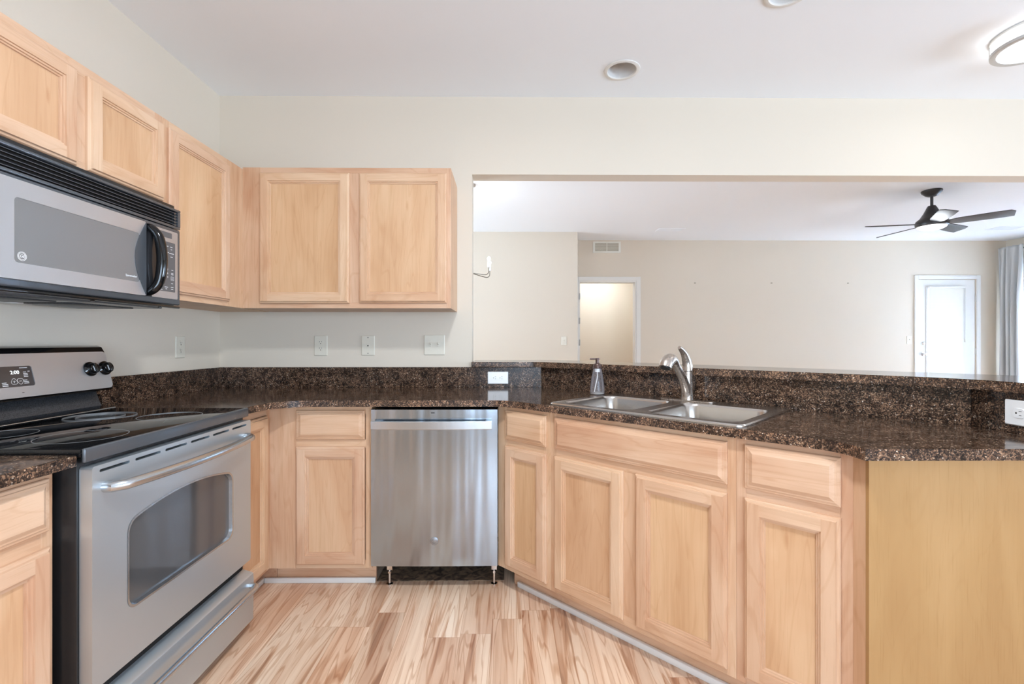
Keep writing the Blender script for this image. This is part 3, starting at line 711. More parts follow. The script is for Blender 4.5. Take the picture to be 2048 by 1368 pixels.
A = [Mf @ Vector((x, z, T+0.0008)) for x, z in arch(wc, ww+0.008, wz0-0.004, wz1+0.004, 0.034, 0.032)]; B = [Mf @ Vector((x, z, T+0.0008)) for x, z in arch(wc, ww-0.004, wz0+0.002, wz1-0.002, 0.034, 0.029)]
C_ = [Mf @ Vector((x, z, 0.022)) for x, z in arch(wc, ww-0.008, wz0+0.004, wz1-0.004, 0.034, 0.029)]
loft(bm, [A, B, C_]); build('window_trim', bm, M_SSL, od)
bm = BM()
for s in slots: poly_prism(bm, s, 0.002, 0.016, M=Mf)
build('vent_slot', bm, M_SLOT, od, smooth=False)
bm = BM()
P = [(0.045 + (RW-0.09)*t, -T-0.030-0.034*math.sin(PI*t)**0.75, 0.806) for t in [k/28 for k in range(29)]]
P = [(0.045, -T+0.002, 0.806), (0.045, -T-0.018, 0.806)] + P[1:-1] + [(RW-0.045, -T-0.018, 0.806), (RW-0.045, -T+0.002, 0.806)]
tube(bm, P, 0.0145, 14, ell=[1.0]*len(P)); build('handle', bm, M_SSL, od)
# drawer
bm = BM(); dz0, dz1 = 0.040, 0.236
prof = [(0.0, dz0), (-0.044, dz0+0.004), (-0.046, dz1-0.03), (-0.044, dz1-0.004), (-0.040, dz1), (0.0, dz1+0.012)]
loft(bm, [[(u, v, z) for v, z in prof] for u in (0.004, RW-0.004)], True, True); dr = build('drawer', bm, M_SS, r, ang=30)
bm = BM(); P = [(0.03, -0.042, 0.193), (0.031, -0.064, 0.193), (0.045, -0.076, 0.193)] + [(0.08+(RW-0.16)*k/10, -0.080, 0.193) for k in range(11)] + [(RW-0.045, -0.076, 0.193), (RW-0.031, -0.064, 0.193), (RW-0.03, -0.042, 0.193)]
tube(bm, smooth_path(P, 3), 0.0115, 12); build('handle', bm, M_SSL, dr)
bm = BM(); box(bm, 0.01, RW-0.01, -0.001, 0.03, 0.238, 0.289); build('shadow_gap', bm, M_GAPSHADE, r, smooth=False)  # near-black strip stands in for shade between oven door and drawer
# backguard: black riser, stainless sloped fascia with black end caps
bm = BM()
prof = [(0.574, 0.916), (0.566, 0.930), (0.574, 0.945), (0.588, 0.985), (0.60, 1.00), (0.635, 1.00), (0.640, 0.916)]
loft(bm, [[(u, v, z) for v, z in prof] for u in (0.0, RW-0.02)], True, True); build('riser', bm, M_BLKE, r)
bm = BM(); ang = math.radians(11)
bgp = [(0.536, 0.994), (0.530, 1.002), (0.566, 1.150), (0.577, 1.168), (0.595, 1.174), (0.640, 1.172), (0.650, 1.15), (0.650, 1.00), (0.62, 0.988)]
loft(bm, [[(u, v, z) for v, z in bgp] for u in (-0.002, RW+0.002)], True, True)
bmesh.ops.bevel(bm, geom=[e for e in bm.edges if abs(e.verts[0].co.x-e.verts[1].co.x) < 1e-4], offset=0.012, segments=3, affect='EDGES', clamp_overlap=True)
bg = build('backguard', bm, M_BLKG, r)
va, za, vb, zb_ = 0.530, 1.002, 0.566, 1.150; tl = math.hypot(vb-va, zb_-za); tilt = math.atan2(vb-va, zb_-za)
Mb = Matrix.Translation((RW/2, va-0.0005, za)) @ Matrix.Rotation(PI/2 - tilt, 4, 'X')   # plate x along u, y up the slope
bm = BM(); poly_prism(bm, rr(RW-0.018, tl-0.002, 0.016, 5, 0, tl/2), 0.0, 0.003, [rr(0.235, 0.070, 0.008, 4, -0.06, 0.073)[::-1]], M=Mb); build('fascia', bm, M_SSM, bg)
bm = BM(); poly_prism(bm, rr(0.237, 0.072, 0.009, 4, -0.06, 0.073), 0.0, 0.0012, M=Mb); dp = build('display', bm, M_DISP, bg)
text_part('clock_digits', '2:00', 0.017, Mb @ Matrix.Translation((-0.0, 0.087, 0.0014)) @ Matrix.Rotation(0, 4, 'Z'), M_LED, dp)
def tri_ring(cx, cy, s, flip, parent):
    bm = BM(); out = []
    for R_, h in ((s, 0.0016), (s-0.0014, 0.0016)):
        ring = []
        for k in range(3):
            a = PI/2 + k*2*PI/3 + (PI if flip else 0)
            for d in (-0.5, -0.17, 0.17, 0.5): ring.append(Mb @ Vector((cx + R_*0.80*math.cos(a+d)*(1+0.12*(1-abs(d)*2)), cy + R_*0.80*math.sin(a+d)*(1+0.12*(1-abs(d)*2)), h)))
        out.append(ring)
    loft(bm, out)
    if flip: box(bm, cx-0.004, cx+0.004, cy-0.0006, cy+0.0006, 0.0014, 0.0018, M=Mb)
    else: box(bm, cx-0.004, cx+0.004, cy-0.0006, cy+0.0006, 0.0014, 0.0018, M=Mb); box(bm, cx-0.0006, cx+0.0006, cy-0.004, cy+0.004, 0.0014, 0.0018, M=Mb)
    build('arrow_key', bm, M_INK, parent, smooth=False)
tri_ring(-0.008, 0.056, 0.013, False, dp); tri_ring(0.012, 0.057, 0.013, True, dp)
for cx, cy, w, n in ((-0.038, 0.054, 0.018, 3), (0.031, 0.059, 0.016, 3), (0.034, 0.087, 0.014, 4), (0.033, 0.102, 0.030, 1), (0.048, 0.089, 0.011, 1), (-0.10, 0.090, 0.02, 3), (-0.14, 0.060, 0.02, 3)):
    for k in range(n):
        bm = BM(); box(bm, cx-w/2, cx+w/2-(0.004 if k == 0 else 0), cy-k*0.0052-0.0011, cy-k*0.0052+0.0011, 0.0013, 0.0016, M=Mb)
        build('lettering_line', bm, M_INK, dp, smooth=False)
bm = BM(); box(bm, 0.007, 0.014, 0.016, 0.018, 0.003, 0.0034, M=Mb); build('badge', bm, M_INKD, bg, smooth=False)
for cx in (-0.325, -0.25, 0.282, 0.348):
    Mk = Mb @ Matrix.Translation((cx, 0.082, 0.003))
    bm = BM(); lathe(bm, [(0.0285, 0), (0.0285, 0.004), (0.0225, 0.008), (0.021, 0.019), (0.019, 0.022), (0, 0.0225)], Mk, 28); k_ = build('knob', bm, M_BLKG, bg)
    bm = BM(); box(bm, -0.0055, 0.0055, -0.019, 0.019, 0.020, 0.028, 0.003, 2, Mk @ Matrix.Rotation(0.15, 4, 'Z')); build('knob_grip', bm, M_BLKG, k_)
    bm = BM(); box(bm, -0.0095, -0.0058, -0.012, 0.010, 0.0215, 0.0245, 0.001, 1, Mk @ Matrix.Rotation(0.15, 4, 'Z')); build('knob_insert', bm, M_SSL, k_)

# ------------------------------------------------------------------ microwave (over the range)
MW = 0.758; FM = frame((0.395, -1.676), (0, 1))
m = thing('microwave', 'stainless and black over-the-range microwave under the short wall cabinet', 'microwave', FM)
bm = BM(); box(bm, 0.001, MW, 0.022, 0.394, 1.338, 1.7525, 0.004); build('body', bm, M_BLK, m)
bm = BM(); box(bm, 0.0, MW+0.002, 0.0, 0.0215, 1.340, 1.650, 0.006, 3); fp = build('front_frame', bm, M_GREY, m)
# grille
bm = BM()
box(bm, 0.0, MW+0.002, 0.0, 0.020, 1.652, 1.662, 0.002); box(bm, 0.0, MW+0.002, -0.002, 0.020, 1.722, 1.732, 0.003)
box(bm, 0.0, 0.014, 0.0, 0.020, 1.662, 1.722); box(bm, MW-0.012, MW+0.002, 0.0, 0.020, 1.662, 1.722)
gr = build('grille', bm, M_GREY, m)
bm = BM(); box(bm, 0.014, MW-0.012, 0.016, 0.0215, 1.662, 1.722); build('grille_cavity', bm, M_SLOT, gr, smooth=False)
for k in range(5):
    z = 1.6665+k*0.0118
    bm = BM(); loft(bm, [[(u, 0.001, z), (u, 0.015, z+0.007), (u, 0.015, z+0.0085), (u, 0.001, z+0.0016)] for u in (0.014, MW-0.012)], True, True); build('louver', bm, M_GREY, gr, smooth=False)
bm = BM()
for k in range(5): box(bm, MW-0.028, MW-0.022, 0.003, 0.014, 1.664+k*0.0118, 1.670+k*0.0118)
build('grille_clip', bm, M_SSL, gr, smooth=False)
# door
bm = BM(); dz0, dz1, du0, du1 = 1.3605, 1.6335, 0.004, 0.549
outl = rr(du1-du0, dz1-dz0, 0.006, 4, (du0+du1)/2, (dz0+dz1)/2)
win = rr(0.437, 0.178, 0.010, 4, 0.301, 1.4955)
poly_prism(bm, outl, 0.0, 0.020, [win[::-1]], M=Mf)
d_ = build('door', bm, M_SSM, m)
bm = BM(); poly_prism(bm, rr(0.438, 0.179, 0.0105, 4, 0.301, 1.4955), 0.002, 0.0185, M=Mf); wn = build('window', bm, M_MWG, d_)
# crescent scoop behind the handle
bm = BM()
pts = [(0.549, 1.3605), (0.549, 1.6335)] + [(0.549-0.052*math.sin(PI*t), 1.6335-0.273*t) for t in [k/16 for k in range(1, 16)]]
poly_prism(bm, pts, 0.0185, 0.0212, M=Mf); build('handle_recess', bm, M_GREY, d_)
bm = BM()
P = [(0.5630, 0.002-0.0, 1.622), (0.566, -0.030, 1.612), (0.575, -0.050, 1.575), (0.578, -0.058, 1.497), (0.575, -0.050, 1.419), (0.566, -0.030, 1.382), (0.563, 0.002, 1.372)]
sp = smooth_path(P, 5); tube(bm, sp, [0.012+0.006*math.sin(PI*i/(len(sp)-1)) for i in range(len(sp))], 14); build('handle', bm, M_BLKG, d_)
bm = BM(); box(bm, 0.551, 0.597, -0.004, 0.0, 1.362, 1.632, 0.003); build('handle_strip', bm, M_BLK, d_)
bm = BM(); poly_prism(bm, [(0.5745+0.0235*math.cos(2*PI*k/40), 1.497+0.131*math.sin(2*PI*k/40)) for k in range(40)], 0.0, 0.028, M=Mf, bev=0.004); build('handle_back', bm, M_HBK, d_)
# maker's round mark and lettering on the window
Mw = Mf @ Matrix.Translation((0.104, 1.4255, 0.0187))
bm = BM()
for R_ in (0.0125, 0.0098): lathe(bm, [(R_-0.0011, 0), (R_-0.0011, 0.0004), (R_, 0.0004), (R_, 0)], Mw, 32, ring=True)
lg = build('round_mark', bm, M_INK, wn)
text_part('monogram', 'GE', 0.0125, Mw @ Matrix.Translation((0, 0, 0.0003)), M_INK, wn, shear=0.3)
text_part('lettering', 'Spacemaker', 0.0105, Mf @ Matrix.Translation((0.482, 1.4245, 0.0187)), M_INK, wn)
# control panel
bm = BM(); poly_prism(bm, rr(0.140, 0.272, 0.004, 3, 0.669, 1.4985), 0.0, 0.0035, M=Mf); cp = build('control_panel', bm, M_SSM, m)
bm = BM(); poly_prism(bm, rr(0.066, 0.022, 0.002, 3, 0.672, 1.6145), 0.0035, 0.0042, M=Mf); build('display', bm, M_KEYS, cp)
bm = BM(); poly_prism(bm, rr(0.098, 0.198, 0.003, 3, 0.6745, 1.489), 0.0035, 0.0042, M=Mf); kp = build('keypad', bm, M_KEYS, cp)
for i, ch in enumerate('1234567890'):
    rr_, cc = divmod(i, 3) if i < 9 else (3, 1)
    text_part('key_digit', ch, 0.0105, Mf @ Matrix.Translation((0.648+cc*0.0165, 1.478-rr_*0.0155, 0.0044)), M_INK, kp)
for cx, cz, w in ((0.650, 1.570, 0.016), (0.676, 1.570, 0.018), (0.702, 1.570, 0.012), (0.650, 1.562, 0.018), (0.702, 1.560, 0.008), (0.664, 1.546, 0.046), (0.703, 1.544, 0.026), (0.664, 1.532, 0.020), (0.703, 1.530, 0.013), (0.664, 1.521, 0.032), (0.664, 1.504, 0.018), (0.664, 1.499, 0.020), (0.707, 1.478, 0.010), (0.707, 1.465, 0.012), (0.707, 1.460, 0.012), (0.650, 1.421, 0.024), (0.706, 1.424, 0.010), (0.640, 1.407, 0.016), (0.640, 1.402, 0.014), (0.674, 1.407, 0.018), (0.706, 1.409, 0.014), (0.640, 1.395, 0.026), (0.706, 1.401, 0.012), (0.674, 1.400, 0.008)):
    bm = BM(); box(bm, cx-w/2, cx+w/2, cz-0.0012, cz+0.0012, 0.0041, 0.0045, M=Mf); build('lettering_line', bm, M_INK, kp, smooth=False)
bm = BM()
for x0, x1, z0, z1 in ((0.699, 0.7155, 1.4505, 1.4515), (0.699, 0.7155, 1.4365, 1.4375), (0.699, 0.700, 1.4365, 1.4515), (0.7145, 0.7155, 1.4365, 1.4515), (0.702, 0.712, 1.4455, 1.447), (0.702, 0.712, 1.441, 1.4425)):
    box(bm, x0, x1, z0, z1, 0.0041, 0.0045, M=Mf)
build('key_outline', bm, M_INK, kp, smooth=False)
# underside: chin lip, filters, lamp lens
bm = BM(); box(bm, 0.0, MW+0.002, 0.001, 0.024, 1.3265, 1.336, 0.003); build('chin_strip', bm, M_BLKG, m)
bm = BM(); box(bm, 0.03, MW-0.03, 0.05, 0.392, 1.324, 1.338, 0.004); pan = build('base_pan', bm, M_GREY, m)
for a in (0.10, 0.42):
    bm = BM(); box(bm, a, a+0.26, 0.13, 0.30, 1.3205, 1.324, 0.001); build('grease_filter', bm, M_BLKE, pan)
bm = BM(); box(bm, 0.30, 0.47, 0.32, 0.375, 1.3215, 1.324); build('lamp_lens', bm, M_PLW, pan)
for a in (0.36, 0.66):
    bm = BM(); lathe(bm, [(0.006, 0), (0.006, 0.003), (0, 0.0035)], Matrix.Translation((a, 0.012, 1.3265)) @ Matrix.Rotation(PI, 4, 'X'), 10); build('screw', bm, M_BLKG, m)

# ------------------------------------------------------------------ dishwasher
FD = frame((1.104, -0.640), (1, 0)); DW = 0.600
d = thing('dishwasher', 'stainless dishwasher with bar handle under the granite countertop', 'dishwasher', FD)
bm = BM(); box(bm, 0.006, DW-0.006, 0.045, 0.60, 0.140, 0.872, 0.003); build('tub', bm, M_BLK, d)
bm = BM(); n = 12
rings = []
for k in range(n+1):      # front skin with a slight bow
    t = k/n; u = DW*t
    rings.append([(u, -0.004*math.sin(PI*t), 0.125), (u, -0.004*math.sin(PI*t), 0.868), (u, 0.004, 0.8715), (u, 0.040, 0.8715), (u, 0.040, 0.125)])
loft(bm, rings, True, True); dd = build('door', bm, M_SSD, d, ang=30)
bm = BM(); n = 16; rings = []
for k in range(n+1):
    t = k/n; u = 0.010+(DW-0.036)*t; bow = 0.010*math.sin(PI*t)
    rings.append([(u, -0.040-bow, 0.782), (u, -0.040-bow, 0.816), (u, -0.038-bow, 0.8185), (u, -0.028-bow*0.6, 0.8185), (u, -0.028-bow*0.6, 0.7795), (u, -0.038-bow, 0.7795)])
loft(bm, rings, True, True)
hd = build('handle', bm, M_SSL, dd, ang=30)
for a in (0.016, DW-0.058):
    bm = BM(); box(bm, a, a+0.032, -0.030, 0.0, 0.783, 0.815, 0.002); build('handle_mount', bm, M_SS, hd)
bm = BM(); box(bm, 0.285, 0.302, -0.0046, -0.0038, 0.851, 0.8545); build('badge', bm, M_INKD, dd, smooth=False)
Mg = front(0.300, -0.0042, 0.245)
bm = BM(); lathe(bm, [(0.019, 0), (0.019, 0.0012), (0.0175, 0.0022), (0, 0.0022)], Mg, 32)
rm = build('round_mark', bm, M_MARK, dd)
bm = BM()
for R_ in (0.0165, 0.0135): lathe(bm, [(R_-0.0009, 0.0022), (R_-0.0009, 0.0026), (R_, 0.0026), (R_, 0.0022)], Mg, 32, ring=True)
build('mark_ring', bm, M_SSL, rm)
text_part('monogram', 'GE', 0.0165, Mg @ Matrix.Translation((0, 0, 0.0024)), M_SSL, rm, shear=0.3)
for u in (0.070, DW-0.018):
    for v in (0.075, 0.54):
        bm = BM(); lathe(bm, [(0.016, 0), (0.016, 0.006), (0.006, 0.010), (0.0055, 0.075)], Matrix.Translation((u, v, 0)), 14)
        box(bm, u-0.013, u+0.013, v-0.003, v+0.003, 0.072, 0.142); lathe(bm, [(0.011, 0.058), (0.011, 0.068)], Matrix.Translation((u, v, 0)), 6); build('leg', bm, M_CHR, d)
bm = BM(); box(bm, 0.440, 0.500, 0.060, 0.064, 0.112, 0.142); build('tag', bm, M_YEL, d, smooth=False)
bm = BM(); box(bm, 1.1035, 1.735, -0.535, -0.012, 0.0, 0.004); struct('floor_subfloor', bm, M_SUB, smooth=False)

# ------------------------------------------------------------------ sink, faucet, soap
FS = FA
ZR = CT1
s = thing('kitchen_sink', 'double-bowl stainless drop-in sink in the angled granite countertop', 'sink', FS)
su0, su1, sv0, sv1 = 0.230, 1.050, 0.0, 0.562
cu, cv = (su0+su1)/2, (sv0+sv1)/2
bowls = [(0.265, 0.612), (0.668, 1.015)]; bv0, bv1 = 0.045, 0.435
bm = BM()
def rz(pts, z): return [Vector((x, y, z)) for x, y in pts]
W_, H_ = su1-su0, sv1-sv0
o1 = rz(rr(W_, H_, 0.035, 6, cu, cv), ZR+0.0005); o2 = rz(rr(W_-0.001, H_-0.001, 0.035, 6, cu, cv), ZR+0.0045)
o3 = rz(rr(W_-0.010, H_-0.010, 0.032, 6, cu, cv), ZR+0.0085); o4 = rz(rr(W_-0.022, H_-0.022, 0.028, 6, cu, cv), ZR+0.0075)
L4 = loft(bm, [o1, o2, o3, o4])[-1]
hl = []
for a, b in bowls:
    hl.append([bm.verts.new((x, y, ZR+0.0075)) for x, y in rr(b-a, bv1-bv0, 0.055, 6, (a+b)/2, (bv0+bv1)/2)])
es = [bm.edges.get((L4[i], L4[(i+1) % len(L4)])) for i in range(len(L4))]
for h in hl:
    for i in range(len(h)): es.append(bm.edges.new((h[i], h[(i+1) % len(h)])))
bmesh.ops.triangle_fill(bm, edges=es, use_beauty=True)
build('deck', bm, M_SINK, s, ang=40)
for a, b in bowls:
    cx, cy, w, h = (a+b)/2, (bv0+bv1)/2, b-a, bv1-bv0; bm = BM(); rings = []
    for ins, z, r_ in ((0.0, 0.0075, 0.055), (0.003, 0.0045, 0.054), (0.006, -0.004, 0.053), (0.012, -0.06, 0.052), (0.020, -0.135, 0.052), (0.026, -0.152, 0.050), (0.038, -0.163, 0.046), (0.056, -0.168, 0.04), (0.12, -0.171, 0.03), (0.145, -0.172, 0.022)):
        rings.append(rz(rr(w-2*ins, h-2*ins, r_, 6, cx, cy), ZR+z))
    loft(bm, rings, False, True); bo = build('bowl', bm, M_SINK, s, ang=60)
    bm = BM(); lathe(bm, [(0.044, -0.1715), (0.043, -0.169), (0.032, -0.1705), (0.012, -0.1715), (0.010, -0.166), (0, -0.165)], Matrix.Translation((cx, cy, ZR)), 24); build('drain', bm, M_CHR, bo)

FZ = ZR+0.0078
f = thing('faucet', 'brushed nickel pull-out faucet with lever handle behind the sink', 'faucet', FS @ Matrix.Translation((0.640, 0.500, FZ)))
bm = BM(); poly_prism(bm, rr(0.255, 0.056, 0.0275, 8), 0.0, 0.005, bev=0.0015); build('deck_plate', bm, M_NICK, f)
bm = BM()
lathe(bm, [(0.0285, 0.005), (0.0285, 0.012), (0.027, 0.016), (0.0255, 0.05), (0.0245, 0.09), (0.025, 0.125), (0.0255, 0.1335), (0.024, 0.135), (0, 0.135)], None, 32)
build('body', bm, M_NICK, f)
bm = BM()
P = smooth_path([(0, -0.004, 0.020), (0, -0.014, 0.055), (0, -0.040, 0.095), (0, -0.080, 0.136), (0, -0.112, 0.164)], 5)
nP = len(P); tube(bm, P, [0.0235-0.007*(i/(nP-1)) for i in range(nP)], 18); sp_ = build('spout', bm, M_NICK, f)
bm = BM()
P = smooth_path([(0, -0.108, 0.160), (0, -0.130, 0.181), (0, -0.155, 0.192), (0, -0.182, 0.189), (0, -0.203, 0.176), (0, -0.213, 0.158)], 5)
nP = len(P); tube(bm, P, [0.0155+0.0125*min(1, (i/(nP-1))*1.6) for i in range(nP)], 20); build('spray_head', bm, M_NICK, sp_)
bm = BM(); q = P[-1]; dr_ = (P[-1]-P[-2]).normalized()
tube(bm, [q-dr_*0.001, q+dr_*0.004], 0.020, 16); build('nozzle', bm, M_BLK, sp_)
bm = BM()
P = smooth_path([(0, 0, 0.136), (0, 0.0, 0.160), (0, -0.008, 0.186), (0, -0.028, 0.212), (0, -0.056, 0.232), (0, -0.080, 0.243)], 5); nP = len(P)
tube(bm, P, [0.0255*(1-0.10*(i/(nP-1)) - 0.60*min(1, (i/(nP-1))**1.3)) for i in range(nP)], 18, ell=[1.0]*nP); build('handle', bm, M_NICK, f)

so = thing('soap_dispenser', 'clear foaming soap bottle with bronze pump beside the sink', 'soap dispenser', FS @ Matrix.Translation((0.158, 0.492, CT1)))
bm = BM(); lathe(bm, [(0.036, 0.0), (0.0385, 0.003), (0.0385, 0.012), (0.037, 0.04), (0.031, 0.085), (0.0245, 0.120), (0.0225, 0.130), (0.0225, 0.136), (0.0, 0.136)], None, 32); bt = build('bottle', bm, M_BOTTLE, so)
bm = BM(); lathe(bm, [(0.0345, 0.002), (0.0365, 0.004), (0.0365, 0.011), (0.0, 0.0115)], None, 28); build('soap', bm, M_SOAP, so)
bm = BM(); tube(bm, smooth_path([(0, 0, 0.125), (0, 0, 0.09), (-0.006, -0.006, 0.05), (-0.012, -0.01, 0.013)], 4), [0.0028]*13, 8); tube(bm, [(0, 0, 0.118), (0, 0, 0.135)], 0.0145, 16); build('dip_tube', bm, M_PLW, so)
bm = BM(); lathe(bm, [(0.0235, 0.1362), (0.024, 0.140), (0.0225, 0.1415), (0.0225, 0.150), (0.018, 0.160), (0.0095, 0.1645), (0.0095, 0.180), (0.012, 0.182), (0.012, 0.189), (0.010, 0.191), (0, 0.191)], None, 24); pm = build('pump', bm, M_BRONZE, so)
bm = BM(); box(bm, -0.040, 0.0, -0.0065, 0.0065, 0.182, 0.1905, 0.003, 2, Matrix.Rotation(PI/4, 4, 'Z')); build('nozzle', bm, M_BRONZE, pm)

# ------------------------------------------------------------------ wall plates
def plate_base(parent, w, h, t, mt, mt2=None):
    bm = BM(); A = rr(w, h, 0.004, 4); B = rr(w-0.006, h-0.006, 0.003, 4)
    loft(bm, [[Mf @ Vector((x, y, 0.0)) for x, y in A], [Mf @ Vector((x, y, t*0.55)) for x, y in A], [Mf @ Vector((x, y, t)) for x, y in B]], True, True)
    return build('plate', bm, mt, parent)
def recept(parent, cx, cz, rot, mt, t=0.006, rectangular=False):
    Mr = Mf @ Matrix.Translation((cx, cz, t)) @ Matrix.Rotation(rot, 4, 'Z')
    if not rectangular:
        bm = BM(); A = []
        for k in range(28):
            a = 2*PI*k/28; A.append((max(-0.0145, min(0.0145, 0.0172*math.cos(a))), 0.0172*math.sin(a)))
        loft(bm, [[Mr @ Vector((x, y, -0.001)) for x, y in A], [Mr @ Vector((x, y, 0.0016)) for x, y in A]], False, True)
        p = build('receptacle', bm, mt, parent)
    else: p = parent
    bm = BM()
    box(bm, -0.0068, -0.0052, 0.0005, 0.0085, 0.0010, 0.0019, M=Mr); box(bm, 0.0052, 0.0068, 0.0012, 0.0078, 0.0010, 0.0019, M=Mr)
    lathe(bm, [(0.0026, 0.0010), (0.0026, 0.0019)], Mr @ Matrix.Translation((0, -0.0070, 0)), 10); build('slot', bm, M_SLOT, p, smooth=False)
def screw(parent, cx, cz, mt, t=0.006):
    bm = BM(); lathe(bm, [(0.0032, 0), (0.0030, 0.0010), (0, 0.0013)], Mf @ Matrix.Translation((cx, cz, t)), 10); build('screw', bm, mt, parent)
def outlet(label, M, w=0.072, h=0.116, horiz=False, mt=M_PLI, decora=False, group='outlets'):
    o = thing('outlet', label, 'outlet', M, group); p = plate_base(o, w, h, 0.006, mt)
    if decora:
        bm = BM(); poly_prism(bm, rr(0.034, 0.067, 0.002, 3), 0.0055, 0.0068, M=Mf); q = build('receptacle', bm, mt, o)
        recept(q, 0, 0.0195, 0, mt, 0.0060, True); recept(q, 0, -0.0195, 0, mt, 0.0060, True)
    elif horiz:
        recept(o, -0.0195, 0, -PI/2, mt); recept(o, 0.0195, 0, -PI/2, mt); screw(o, 0, 0, mt)
    else:
        recept(o, 0, 0.0195, 0, mt); recept(o, 0, -0.0195, 0, mt); screw(o, 0, 0, mt)
    return o
outlet('cream outlet on the left wall between range and corner', frame((0.0005, -0.350), (0, 1), 1.162))
outlet('cream rectangular-face outlet on the back wall, nearest the corner', frame((0.615, -0.0005), (1, 0), 1.167), decora=True, w=0.080, h=0.122)
outlet('white sideways outlet on the back wall granite splash', frame((1.693, -0.0210), (1, 0), 0.972), w=0.124, h=0.074, horiz=True, mt=M_PLW)
outlet('white sideways outlet at the right frame edge', frame((3.2785, -1.515), (0, -1), 0.977), w=0.124, h=0.076, horiz=True, mt=M_PLW)
o = thing('phone_jack', 'cream phone jack plate on the back wall between outlet and switches', 'phone jack', frame((0.902, -0.0005), (1, 0), 1.168))
plate_base(o, 0.080, 0.121, 0.006, M_PLI)
bm = BM(); box(bm, -0.009, 0.009, -0.010, 0.008, 0.0055, 0.0072, 0.001, 1, Mf); jk = build('socket', bm, M_PLI, o)
bm = BM(); box(bm, -0.004, 0.004, -0.005, 0.002, 0.0068, 0.0076, M=Mf); build('socket_hole', bm, M_SLOT, jk, smooth=False)
screw(o, 0, 0.048, M_GREY); screw(o, 0, -0.048, M_GREY)
def switch(label, M, gang, w, h, mt=M_PLI):
    o = thing('light_switch', label, 'light switch', M, 'light switches'); plate_base(o, w, h, 0.006, mt)
    for k in range(gang):
        cx = (k-(gang-1)/2)*0.046
        bm = BM(); box(bm, cx-0.0055, cx+0.0055, -0.012, 0.012, 0.0055, 0.0066, 0.0008, 1, Mf)
        box(bm, cx-0.0042, cx+0.0042, -0.004, 0.004, 0.0, 0.016, 0.0015, 2, Mf @ Matrix.Translation((0, 0.004, 0.005)) @ Matrix.Rotation(-0.5, 4, 'X')); build('toggle', bm, mt, o)
        screw(o, cx, 0.030, mt); screw(o, cx, -0.030, mt)
switch('cream double light switch on the back wall beside the opening', frame((1.305, -0.0005), (1, 0), 1.171), 2, 0.126, 0.122)
switch('cream single light switch on the dining wall left of the doorway', frame((2.515, YN-0.0005), (1, 0), 1.205), 1, 0.072, 0.118)
switch('cream single light switch left of the glazed door', frame((7.685, YF-0.0005), (1, 0), 1.219), 1, 0.072, 0.118)
for x, lb in ((4.509, 'small wall anchor hole on the far wall, nearest the doorway'), (5.642, 'small wall anchor hole, middle of three on the far wall'), (6.777, 'small wall anchor hole on the far wall, nearest the glazed door')):
    bm = BM(); lathe(bm, [(0.016, 0), (0.014, 0.004), (0.006, 0.006), (0, 0.006)], Matrix.Translation((x, YF-0.0003, 2.059)) @ Matrix.Rotation(PI/2, 4, 'X') @ Matrix.Diagonal((1, 0.6, 1, 1)), 12)
    tag(build('wall_anchor', bm, M_VENTD), lb, 'wall anchor', 'wall anchors in the far wall')

# return air grille
v = thing('return_vent', 'cream two-section return air grille high on the far wall', 'vent', frame((3.206, YF-0.0005), (1, 0), 2.5835))
bm = BM(); w, h = 0.41, 0.165; ww2 = 0.168
poly_prism(bm, rr(w, h, 0.004, 3), 0.0, 0.010, [rr(ww2, 0.117, 0.002, 2, -0.0895, 0)[::-1], rr(ww2, 0.117, 0.002, 2, 0.0895, 0)[::-1]], M=Mf); build('vent_frame', bm, M_VENT, v)
for cx in (-0.0895, 0.0895):
    bm = BM(); box(bm, cx-ww2/2, cx+ww2/2, -0.0585, 0.0585, 0.0, 0.001, M=Mf)
    bk = build('backing', bm, M_VENTD, v, smooth=False)
    bm = BM()
    for k in range(9): box(bm, cx-ww2/2, cx+ww2/2, -0.0035, 0.0035, -0.0005, 0.0005, 0, 1, Mf @ Matrix.Translation((0, -0.052+k*0.013, 0.005)) @ Matrix.Rotation(0.75, 4, 'X'))
    build('louver', bm, M_VENT, bk, smooth=False)

def ceiling_vent(label, x, y, w, h):
    o = thing('ceiling_vent', label, 'vent', Matrix.Translation((x, y, CEIL)), 'ceiling vents in the far room')
    bm = BM(); poly_prism(bm, rr(w, h, 0.004, 3), -0.006, -0.0003, [rr(w-0.05, h-0.05, 0.002, 2)[::-1]]); build('vent_frame', bm, M_CEIL, o)
    bm = BM()
    for k in range(5):
        yy = -h/2+0.035+k*(h-0.07)/4; box(bm, -w/2+0.025, w/2-0.025, yy-0.006, yy+0.004, -0.005, -0.0015)
    build('louver', bm, M_CEIL, o, smooth=False)
ceiling_vent('white ceiling vent above the far doorway wall', 3.92, 3.40, 0.36, 0.16)
ceiling_vent('white ceiling vent in the corner by the curtains', 8.30, 3.27, 0.36, 0.20)

# ------------------------------------------------------------------ lamps
M_VENTB = mat('grey_lamp_baffle', srgb(205, 203, 200), 0.6)
